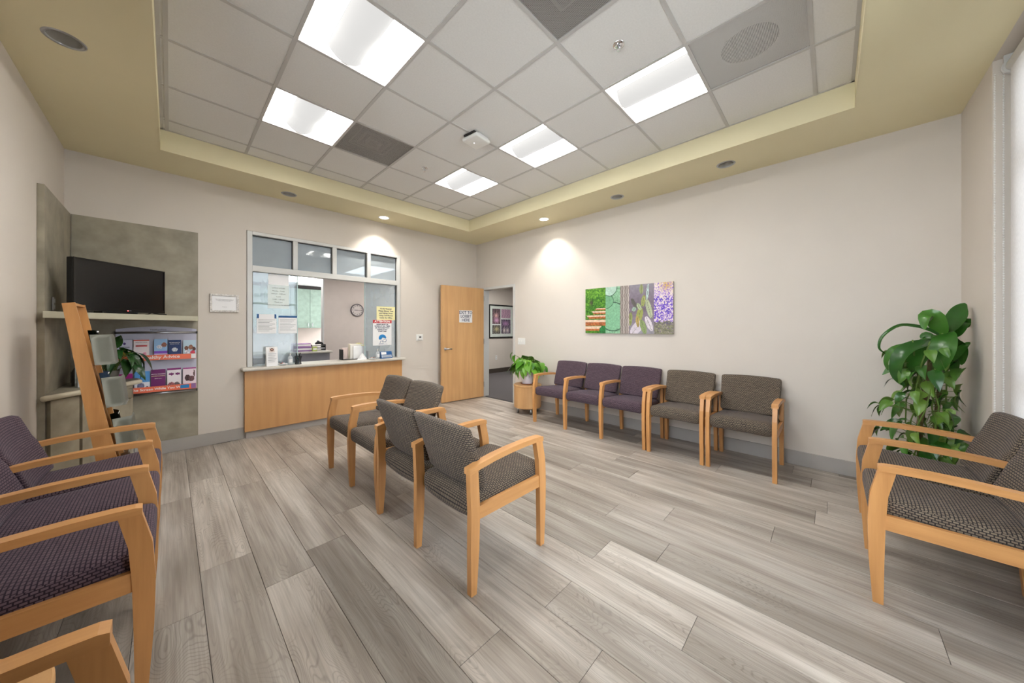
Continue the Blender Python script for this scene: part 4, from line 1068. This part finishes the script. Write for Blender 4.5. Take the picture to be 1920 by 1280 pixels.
for k, zb in enumerate((1.105, .80, .50, .20)):
    bm = bmesh.new(); ns, nvv = 16, 8; Hh = .215; grid = []
    for j in range(nvv+1):
        row = []
        for i in range(ns+1):
            s = -1+2*i/ns; v = j/nvv
            top = Hh*(1-.55*max(0, s-.1)**2.4)
            z = zb + top*v
            fwd = .010 + .088*min(1, (1-abs(s))/.34) + .012*v
            row.append(bm.verts.new((sx(z, 1)+fwd, (NY_+FY_)/2 + s*(FY_-NY_-.021)/2, z)))
        grid.append(row)
    for a, b in zip(grid, grid[1:]):
        for i in range(ns): bm.faces.new((a[i], a[i+1], b[i+1], b[i]))
    bmesh.ops.solidify(bm, geom=bm.faces[:], thickness=.003)
    fin('pocket', bm, M_POCKET, mr, smooth=True)
    mg = thing('magazine', MLAB[k], 'magazine', (-.35, 3.86, 0), 0, 'magazines in the leaning stand')
    z0, z1 = zb+.01, zb+.245; bm = bmesh.new()
    ns = 8; A_ = []; B_ = []
    for z, lst in ((z0, A_), (z1, B_)):
        for i in range(ns+1):
            s = -1+2*i/ns; lst.append(bm.verts.new((sx(z, 1)+.012+.035*(1-abs(s)**2.5), -.01+s*.105, z)))
    for i in range(ns): bm.faces.new((A_[i], A_[i+1], B_[i+1], B_[i]))
    bmesh.ops.solidify(bm, geom=bm.faces[:], thickness=.006)
    fin('cover', bm, MAGC[k], mg, smooth=True)
    bm = bmesh.new(); q = [(sx(z1-.02, 1)+.0485, .0), (sx(z1-.02, 1)+.0495, .0)]
    box('title_strip', sx(z1, 1)+.0475, sx(z1, 1)+.0490, -.05, .03, z1-.016, z1-.006, M_WHITEI, mg)

# leaflet rack on the back panel
RYF = YB-.013
rk = thing('leaflet_rack', 'lilac grey wall leaflet rack with coral Healthy Advice bands', 'leaflet rack', (-.088, RYF, 0))
W2 = .295
arc = [(-W2, 1.325)] + [(-W2+2*W2*k/12, 1.355+.028*math.sin(PI*k/12)) for k in range(13)] + [(W2, 1.325)]
fin('header', prism(bmesh.new(), arc, -.022, -.004, 'Y'), M_RACK, rk)
box('backboard', -W2, W2, -.02, -.004, .69, 1.324, M_RACK, rk)
for z in (1.318, .668): fin('chrome_rail', cyl(bmesh.new(), (0, -.025, z), .012, 2*W2, 16, axis='X'), M_STEEL, rk, smooth=True)
for z in (1.318, .668):
    for s in (-1, 1): fin('end_cap', cyl(bmesh.new(), (s*(W2+.004), -.025, z), .014, .008, 16, axis='X'), M_BLACKM, rk)
for z0, z1 in ((1.03, 1.082), (.695, .75)):
    box('pocket_base', -W2+.005, W2-.005, -.075, -.0205, z0-.004, z0, M_CLEAR, rk)
    box('pocket_front', -W2+.005, W2-.005, -.080, -.0755, z0-.004, z1, M_ORANGE, rk)
text('Healthy Advice', .046, (0.02, -.0808, 1.056), 0, M_WHITEI, rk, .0006)
text('Watch the Screen While You Wait.', .034, (-.04, -.0808, .722), 0, M_WHITEI, rk, .0006)
text('healthyadvice', .022, (0, -.0228, 1.347), 0, M_INK, rk)
box('screen_icon', .165, .235, -.0815, -.0805, .704, .742, M_BLUEH, rk); box('violet_tab', .25, .288, -.0815, -.0805, .695, .75, M_PURPLEB, rk); box('white_tab', .25, .288, -.0815, -.0805, 1.03, 1.08, M_PAPER, rk)
def leaflet(x, z0, w, h, fn, lab, lines=()):
    t = thing('leaflet', lab, 'leaflet', (-.088+x, RYF-.05, z0), 0, 'leaflets in the wall rack')
    box('pages', -w/2, w/2, -.004, .006, 0, h, M_PAPER, t)
    art('cover_print', w, h, 22, 34, fn, t, (0, -.0046, h/2))
    for (s, sz, x_, z_, m) in lines: text(s, sz, (x_, -.0054, z_), 0, m, t, .0003)
def bands(stops, speck=None, box_=None):
    def f(U, V):
        out = np.zeros(U.shape+(3,)); N = np.random.RandomState(2).rand(*U.shape)
        for v0, v1, c in stops:
            m = (V >= v0) & (V <= v1); out[m] = np.array(c)/255.
        if speck:
            for (u, v, a, b, c) in speck:
                m = ((U-u)/a)**2+((V-v)/b)**2 < 1; out[m] = (np.array(c)/255.*(.75+.5*N[..., None]))[m]
        return out
    return f
fam = [(.25, .55, .16, .12, (120, 80, 66)), (.6, .6, .18, .13, (150, 104, 84)), (.85, .5, .14, .12, (96, 66, 60)), (.3, .35, .2, .1, (210, 210, 222)), (.75, .3, .2, .12, (196, 60, 84))]
leaflet(-.235, 1.032, .105, .21, bands([(0, .45, (202, 160, 60)), (.45, 1, (216, 216, 236))], [(.5, .82, .1, .05, (70, 40, 120))]), 'white and mustard leaflet at the left of the upper row', [('BEYOND', .018, 0, .135, M_INKN)])
leaflet(-.12, 1.032, .108, .212, bands([(0, .94, (240, 228, 232)), (.94, 1, (226, 96, 80))], [(.7, .3, .14, .08, (232, 150, 176))]), 'pink and white leaflet second in the upper row', [('HEALTHY LIVING', .0105, 0, .185, M_INKG)])
box('red_stripe', -.04, .04, -.0053, -.0047, .14, .155, M_RED, [o for o in COL.objects if o.name.startswith('leaflet') and o.get('label', '').startswith('pink and white')][0])
leaflet(.018, 1.032, .098, .215, bands([(0, .28, (206, 190, 226)), (.28, .42, (126, 70, 196)), (.42, 1, (150, 190, 232))], [(.75, .72, .2, .12, (150, 96, 84)), (.4, .62, .2, .1, (214, 214, 232))]), 'blue leaflet with violet band third in the upper row')
leaflet(.122, 1.032, .098, .205, bands([(0, .26, (66, 76, 130)), (.26, 1, (34, 58, 112))], [(.5, .48, .22, .10, (220, 224, 236))]), 'navy leaflet with a camera picture in the upper row', [('SEE YOUR DOCTOR', .009, 0, .175, M_WHITEI), ('BEFORE YOU GO', .009, 0, .160, M_WHITEI)])
leaflet(.238, 1.032, .10, .20, bands([(0, .2, (150, 60, 80)), (.2, 1, (186, 210, 226))], fam), 'family photo leaflet at the right of the upper row')
leaflet(-.235, .70, .11, .20, bands([(0, 1, (176, 30, 136))]), 'magenta leaflet at the left of the lower row', [('ASK ABOUT', .011, -.01, .14, M_WHITEI)])
leaflet(-.115, .70, .108, .215, bands([(0, .46, (226, 230, 240)), (.46, 1, (84, 150, 214))], [(.4, .3, .24, .14, (110, 116, 150)), (.82, .16, .12, .1, (90, 96, 130))]), 'light blue leaflet second in the lower row')
leaflet(.0, .70, .106, .225, bands([(0, 1, (112, 30, 104))], [(.5, .12, .5, .06, (150, 110, 160))]), 'dark purple text leaflet in the middle of the lower row', [('MENTAL PLANNING', .0115, 0, .175, M_WHITEI), ('BEFORE PLANNING', .0115, 0, .155, M_CREAM), ('starts now.', .012, 0, .13, M_WHITEI)])
leaflet(.118, .70, .106, .23, bands([(0, .90, (238, 232, 238)), (.90, 1, (128, 32, 112))], [(.3, .22, .26, .12, (150, 90, 100)), (.7, .22, .2, .12, (110, 104, 110)), (.3, .72, .2, .06, (120, 40, 110)), (.75, .72, .16, .06, (120, 40, 110))]), 'white leaflet with purple squares in the lower row')
leaflet(.238, .70, .105, .225, bands([(0, .10, (170, 60, 140)), (.10, .93, (236, 220, 230)), (.93, 1, (160, 40, 130))], [(.35, .5, .2, .16, (70, 44, 50)), (.65, .45, .22, .14, (110, 74, 80)), (.85, .7, .06, .18, (90, 60, 64))]), 'pink leaflet with two people at the right of the lower row')

# ------------------------------------------------------------------ papers on the glass and things on the counter
GY_ = YB+.0295
def sheet(name, lab, cat, x0, x1, z0, z1, m):
    t = thing(name, lab, cat, ((x0+x1)/2, GY_, (z0+z1)/2)); w, h = (x1-x0)/2, (z1-z0)/2
    box('sheet', -w, w, -.0015, 0, -h, h, m, t); return t, w, h
t, w, h = sheet('notice_sheet', 'pale green notice in a plastic sleeve taped high on the left glass', 'notice', .885, 1.105, 1.63, 1.925, M_GREENP)
box('plastic_sleeve', -w-.008, w+.008, -.0022, -.0017, -h-.008, h+.008, M_CLEAR, t)
for k, s in enumerate(('OFFICE HOURS', 'Monday - Friday', '8:00 am - 5:00 pm', 'Lunch', '12:00 - 1:00 pm', 'Thank you', 'Please check in at the window')): text(s, .021, (0, -.0027, h-.035-.037*k), 0, M_INK, t)
t, w, h = sheet('white_sheet', 'plain white rectangle above the pale green notice on the left glass', 'paper', .885, 1.11, 1.93, 2.07, M_PAPER)  # plain white rectangle on the glass, nothing printed on it
t, w, h = sheet('info_sheet', 'info sheet with split blue corners on the left glass', 'notice', .765, .972, 1.295, 1.545, M_PAPER)
box('blue_corner', -w, -w+.022, -.0024, -.0016, h-.055, h, M_INKB, t); box('blue_corner', w-.022, w, -.0024, -.0016, h-.055, h, M_INKB, t)
for k in range(9): box('text_line', -w+.015, w-.015-.03*(k % 3), -.0024, -.0016, h-.075-.018*k, h-.071-.018*k, M_INKG if k != 5 else M_INK, t)
t, w, h = sheet('info_sheet', 'info sheet with one blue header bar on the left glass', 'notice', .995, 1.205, 1.295, 1.53, M_PAPER)
box('blue_header', -w, w, -.0024, -.0016, h-.026, h, M_INKB, t)
for k in range(9): box('text_line', -w+.015, w-.015-.02*(k % 4), -.0024, -.0016, h-.05-.018*k, h-.047-.018*k, M_INKG, t)
t, w, h = sheet('courtesy_notice', 'pale yellow notice on the right sliding glass', 'notice', 2.305, 2.615, 1.495, 1.715, M_CREAM)
for k, s in enumerate(('Kindly Request', 'Please Silence Your', 'and Refrain From', 'Using Cell Phones', 'Inside the Office')): text(s, .032, (0, -.0022, h-.035-.037*k), 0, M_INKN, t, .0008)
t, w, h = sheet('mask_sign', 'white ATTENTION mask sign with red header on the right glass', 'sign', 2.245, 2.555, 1.085, 1.495, M_PAPER)
box('red_header', -w, w, -.0024, -.0016, h-.05, h, M_RED, t); text('ATTENTION', .046, (0, -.003, h-.025), 0, M_WHITEI, t, .0014)
for k, s in enumerate(('MASKS MUST BE', 'WORN AT ALL TIMES', 'BY ANYONE WITH', 'RESPIRATORY', 'SYMPTOMS')): text(s, .027, (0, -.0022, h-.072-.028*k), 0, M_INKN, t, .0009)
bm = bmesh.new(); hd_ = [(.062*math.cos(a), .056*math.sin(a)-.085) for a in np.linspace(-.2, PI+.5, 22)] + [(-.02, -.11), (.0, -.08), (.035, -.085)]
prism(bm, hd_, -.0026, -.0017, 'Y'); fin('blue_head', bm, M_BLUEH, t)
fin('mask_outline', prism(bmesh.new(), [(.0, -.125), (.05, -.10), (.072, -.12), (.055, -.155), (.01, -.15)], -.0028, -.0018, 'Y'), M_INKB, t)
fin('mask_shape', prism(bmesh.new(), [(.006, -.127), (.048, -.106), (.064, -.121), (.05, -.149), (.014, -.145)], -.0032, -.0029, 'Y'), M_WHITEI, t)
fin('neck_outline', prism(bmesh.new(), [(-.03, -.13), (.0, -.135), (.012, -.165), (.02, -.178), (-.05, -.178), (-.036, -.155)], -.0026, -.0017, 'Y'), M_INKB, t)
fin('neck_shape', prism(bmesh.new(), [(-.025, -.136), (-.004, -.140), (.008, -.165), (.012, -.174), (-.042, -.174), (-.030, -.155)], -.003, -.0027, 'Y'), M_WHITEI, t)
text('PUBLIC HEALTH NOTICE', .013, (.01, -.0022, -h+.018), 0, M_INKG, t)

CT = .8795; CY_ = YB-.06
t = thing('photo_card', 'white card with a small portrait standing on the left of the counter', 'card', (.905, CY_, CT), .1)
fin('card_stand', prism(bmesh.new(), [(-.035, 0), (.03, 0), (-.0, .245)], -.062, .062, 'X'), M_PAPER, t)
b_ = box('portrait', -.028, .028, -.0012, 0, -.03, .03, plain('portrait_bg', srgb(226, 214, 208), .5), t, loc=(0, -.0085, .205), rot=(-.14, 0, 0))
fin('portrait_figure', cyl(bmesh.new(), (0, -.002, .003), .019, .001, 16, axis='Y'), plain('portrait_hair', srgb(70, 46, 40), .6), b_)
fin('portrait_face', cyl(bmesh.new(), (0, -.003, .004), .010, .001, 14, axis='Y'), plain('portrait_skin', srgb(214, 168, 146), .6), b_)
for k in range(6): box('text_line', -.045, .045-.01*(k % 3), -.001, 0, -.0015, .0015, M_INKG if k else M_INKN, t, loc=(0, -.0175-.0025*k-.002, .155-.02*k), rot=(-.14, 0, 0))
def dish(x, y, lab, seed):
    t = thing('candy_dish', lab, 'dish', (x, y, CT))
    fin('bowl', lathe(bmesh.new(), [(0, .002), (.035, .002), (.055, .018), (.058, .026), (.053, .026), (.034, .007), (0, .007)], 28), M_CLEAR, t, smooth=True)
    r_ = random.Random(seed); ms = [M_RED, M_WHITEI, M_INK, M_TERRA]
    for k in range(9):
        a, rr = r_.uniform(0, 2*PI), r_.uniform(.0, .036)
        c = fin('sweet', bx(bmesh.new(), -.011, .011, -.006, .006, -.005, .005, .003), ms[k % 4], t, loc=(rr*math.cos(a), rr*math.sin(a), .022+.004*(k % 3)), rot=(0, 0, a))
dish(1.02, CY_-.02, 'small dish of wrapped sweets on the left of the counter', 1)
dish(2.18, CY_-.035, 'small dish of red and white sweets on the right of the counter', 2)
def bottle(x, y, lab):
    t = thing('sanitizer_bottle', lab, 'bottle', (x, y, CT))
    fin('body', lathe(bmesh.new(), [(0, 0), (.028, 0), (.031, .006), (.031, .085), (.022, .108), (.011, .115), (.011, .124)], 24), M_CLEAR, t, smooth=True)
    fin('gel', lathe(bmesh.new(), [(0, .003), (.027, .003), (.028, .06), (0, .06)], 20), plain('gel', srgb(206, 218, 226), .2), t, smooth=True)
    fin('pump', tube(cyl(bmesh.new(), (0, 0, .135), .009, .024, 14), [(0, 0, .147), (0, -.012, .156), (0, -.035, .152)], .005), M_WHITE, t, smooth=True)
    box('sticker', -.018, .018, -.0325, -.0315, .03, .075, M_PAPER, t)
bottle(1.11, CY_+.01, 'clear pump bottle beside the pen cup'); bottle(2.29, CY_+.02, 'clear pump bottle beside the blue card holder')
t = thing('pen_cup', 'black wire mesh pen cup on the counter', 'cup', (1.20, CY_+.005, CT))
bm = bmesh.new()
for k in range(18):
    a = 2*PI*k/18; b = 2*PI*(k+4)/18
    tube(bm, [(.038*math.cos(a), .038*math.sin(a), .003), (.044*math.cos(b), .044*math.sin(b), .105)], .0016, 4); tube(bm, [(.038*math.cos(b), .038*math.sin(b), .003), (.044*math.cos(a), .044*math.sin(a), .105)], .0016, 4)
fin('wire_mesh', bm, M_BLACKM, t)
fin('rim', lathe(bmesh.new(), [(.042, .103), (.046, .103), (.046, .108), (.042, .108), (.042, .103)], 24), M_BLACKM, t); fin('base', cyl(bmesh.new(), (0, 0, .002), .039, .004, 20), M_BLACKM, t)
for k, (a, m) in enumerate(((.5, M_BLACKM), (2.2, M_INKB), (3.9, plain('pen_green', srgb(40, 110, 90), .4)), (5.1, M_BLACKM))):
    p = thing('pen', ['black pen at the front of the mesh cup', 'blue pen in the mesh cup', 'green pen leaning left in the mesh cup', 'black pen at the back of the mesh cup'][k], 'pen', (1.20, CY_+.005, CT), 0, 'pens in the mesh cup')
    e0_, e1_ = Vector((-.012*math.cos(a), -.012*math.sin(a), .008)), Vector((.034*math.cos(a), .034*math.sin(a), .150))
    fin('barrel', tube(bmesh.new(), [e0_, e0_.lerp(e1_, .7)], .004, 8), m, p); fin('cap', tube(bmesh.new(), [e0_.lerp(e1_, .7), e1_], .0045, 8), M_INK, p)
# folders behind the right glass, tissue, card holder
FL = [('white sleeve at the front of the upright files', srgb(240, 240, 242), .05, .20), ('white folder in the middle of the upright files', srgb(232, 228, 222), .0, .225), ('cream folder behind the white folder', srgb(226, 216, 196), -.02, .235), ('pinkish folder at the back left of the upright files', srgb(216, 196, 190), -.13, .175)]
for k, (lab, c, dx, hh) in enumerate(FL):
    t = thing('file_folder', lab, 'folder', (2.03+dx*.8, YB+.10+.022*k, CT+.007), 0, 'upright file folders on the counter')
    fin('cover', bx(bmesh.new(), -.10, .10, -.006, .006, 0, hh, .004), plain('folder_%d' % k, c, .6), t)
    box('index_tab', .02, .08, -.003, .003, hh, hh+.012, M_CREAM, t)
t = thing('file_sorter', 'black upright file sorter behind the counter edge', 'file sorter', (2.00, YB+.13, CT))
box('base', -.19, .19, -.06, .10, 0, .006, M_BLACKM, t); box('divider', -.19, -.184, -.06, .10, .006, .16, M_BLACKM, t); box('divider', .184, .19, -.06, .10, .006, .12, M_BLACKM, t)
t = thing('tissue_pack', 'crumpled white tissue on the right of the counter', 'tissue', (2.05, CY_+.02, CT))
bm = bmesh.new(); r_ = random.Random(4); n = 16
rings = [[bm.verts.new(((.075*(1-k/4)+.004)*math.cos(2*PI*i/n)*r_.uniform(.7, 1.2), (.03*(1-k/4)+.004)*math.sin(2*PI*i/n)*r_.uniform(.7, 1.2), .105*(k/4)**1.2)) for i in range(n)] for k in range(5)]
for a, b in zip(rings, rings[1:]):
    for i in range(n): bm.faces.new((a[i], a[(i+1) % n], b[(i+1) % n], b[i]))
bm.faces.new(rings[-1]); fin('tissue', bm, M_PAPER, t)
box('pack_base', -.08, .08, -.035, .035, 0, .004, M_PAPER, t)
t = thing('card_display', 'small blue and white card display on the right of the counter', 'card display', (2.42, CY_, CT), .05)
fin('stand', prism(bmesh.new(), [(-.03, 0), (.035, 0), (.02, .012), (.012, .11), (.002, .11), (-.03, .008)], -.095, .095, 'X'), M_INKB, t)
box('upper_card', -.085, .0, -.0012, 0, .058, .098, M_PAPER, t, loc=(0, -.03, .006), rot=(-.30, 0, 0)); box('lower_card', -.085, .085, -.0012, 0, .008, .05, plain('card_pale', srgb(190, 200, 216), .5), t, loc=(0, -.03, .006), rot=(-.30, 0, 0))
for k in range(3): box('text_line', -.07, .07, -.001, 0, .014+.012*k, .017+.012*k, M_INKN, t, loc=(0, -.0315, .006), rot=(-.30, 0, 0))

# ------------------------------------------------------------------ roller shade and chain at the right window
t = thing('roller_shade', 'white roller shade over the window at the right edge', 'roller shade', (0, 0, 0))
SX0, SX1, SY = 2.66, 3.605, -.790
fin('roller_tube', cyl(bmesh.new(), ((SX0+SX1)/2, SY-.02, 2.99), .036, SX1-SX0, 28, axis='X'), M_WHITE, t, smooth=True)
bm = bmesh.new(); vs = [[bm.verts.new((x, SY, z)) for z in (.35, 2.985)] for x in (SX0+.02, SX1-.015)]
bm.faces.new((vs[0][0], vs[1][0], vs[1][1], vs[0][1]))
fin('shade_cloth', bm, M_SHADE, t)
fin('hem_bar', cyl(bmesh.new(), ((SX0+SX1)/2, SY, .345), .012, SX1-SX0-.04, 14, axis='X'), M_WHITE, t, smooth=True)
fin('end_bracket', bx(cyl(bmesh.new(), (SX1+.012, SY-.02, 2.99), .048, .02, 28, axis='X'), SX1+.005, SX1+.02, SY-.06, SY+.02, 2.99, ZS-.001), M_ALU, t, smooth=False)
me = bmesh.new(); bmesh.ops.create_icosphere(me, subdivisions=1, radius=.0042)
bead = bpy.data.meshes.new('chain_bead'); me.to_mesh(bead); me.free(); bead.materials.append(M_WHITE)
cbm = bmesh.new()
for y in (SY+.05, SY-.0 + .018):
    for k in range(216):
        bmesh.ops.create_icosphere(cbm, subdivisions=1, radius=.0042, matrix=Matrix.Translation((SX1+.018, y, 2.965-.0105*k)))
ch = fin('bead_chain', cbm, M_WHITE, t); ch['kind'] = 'stuff'
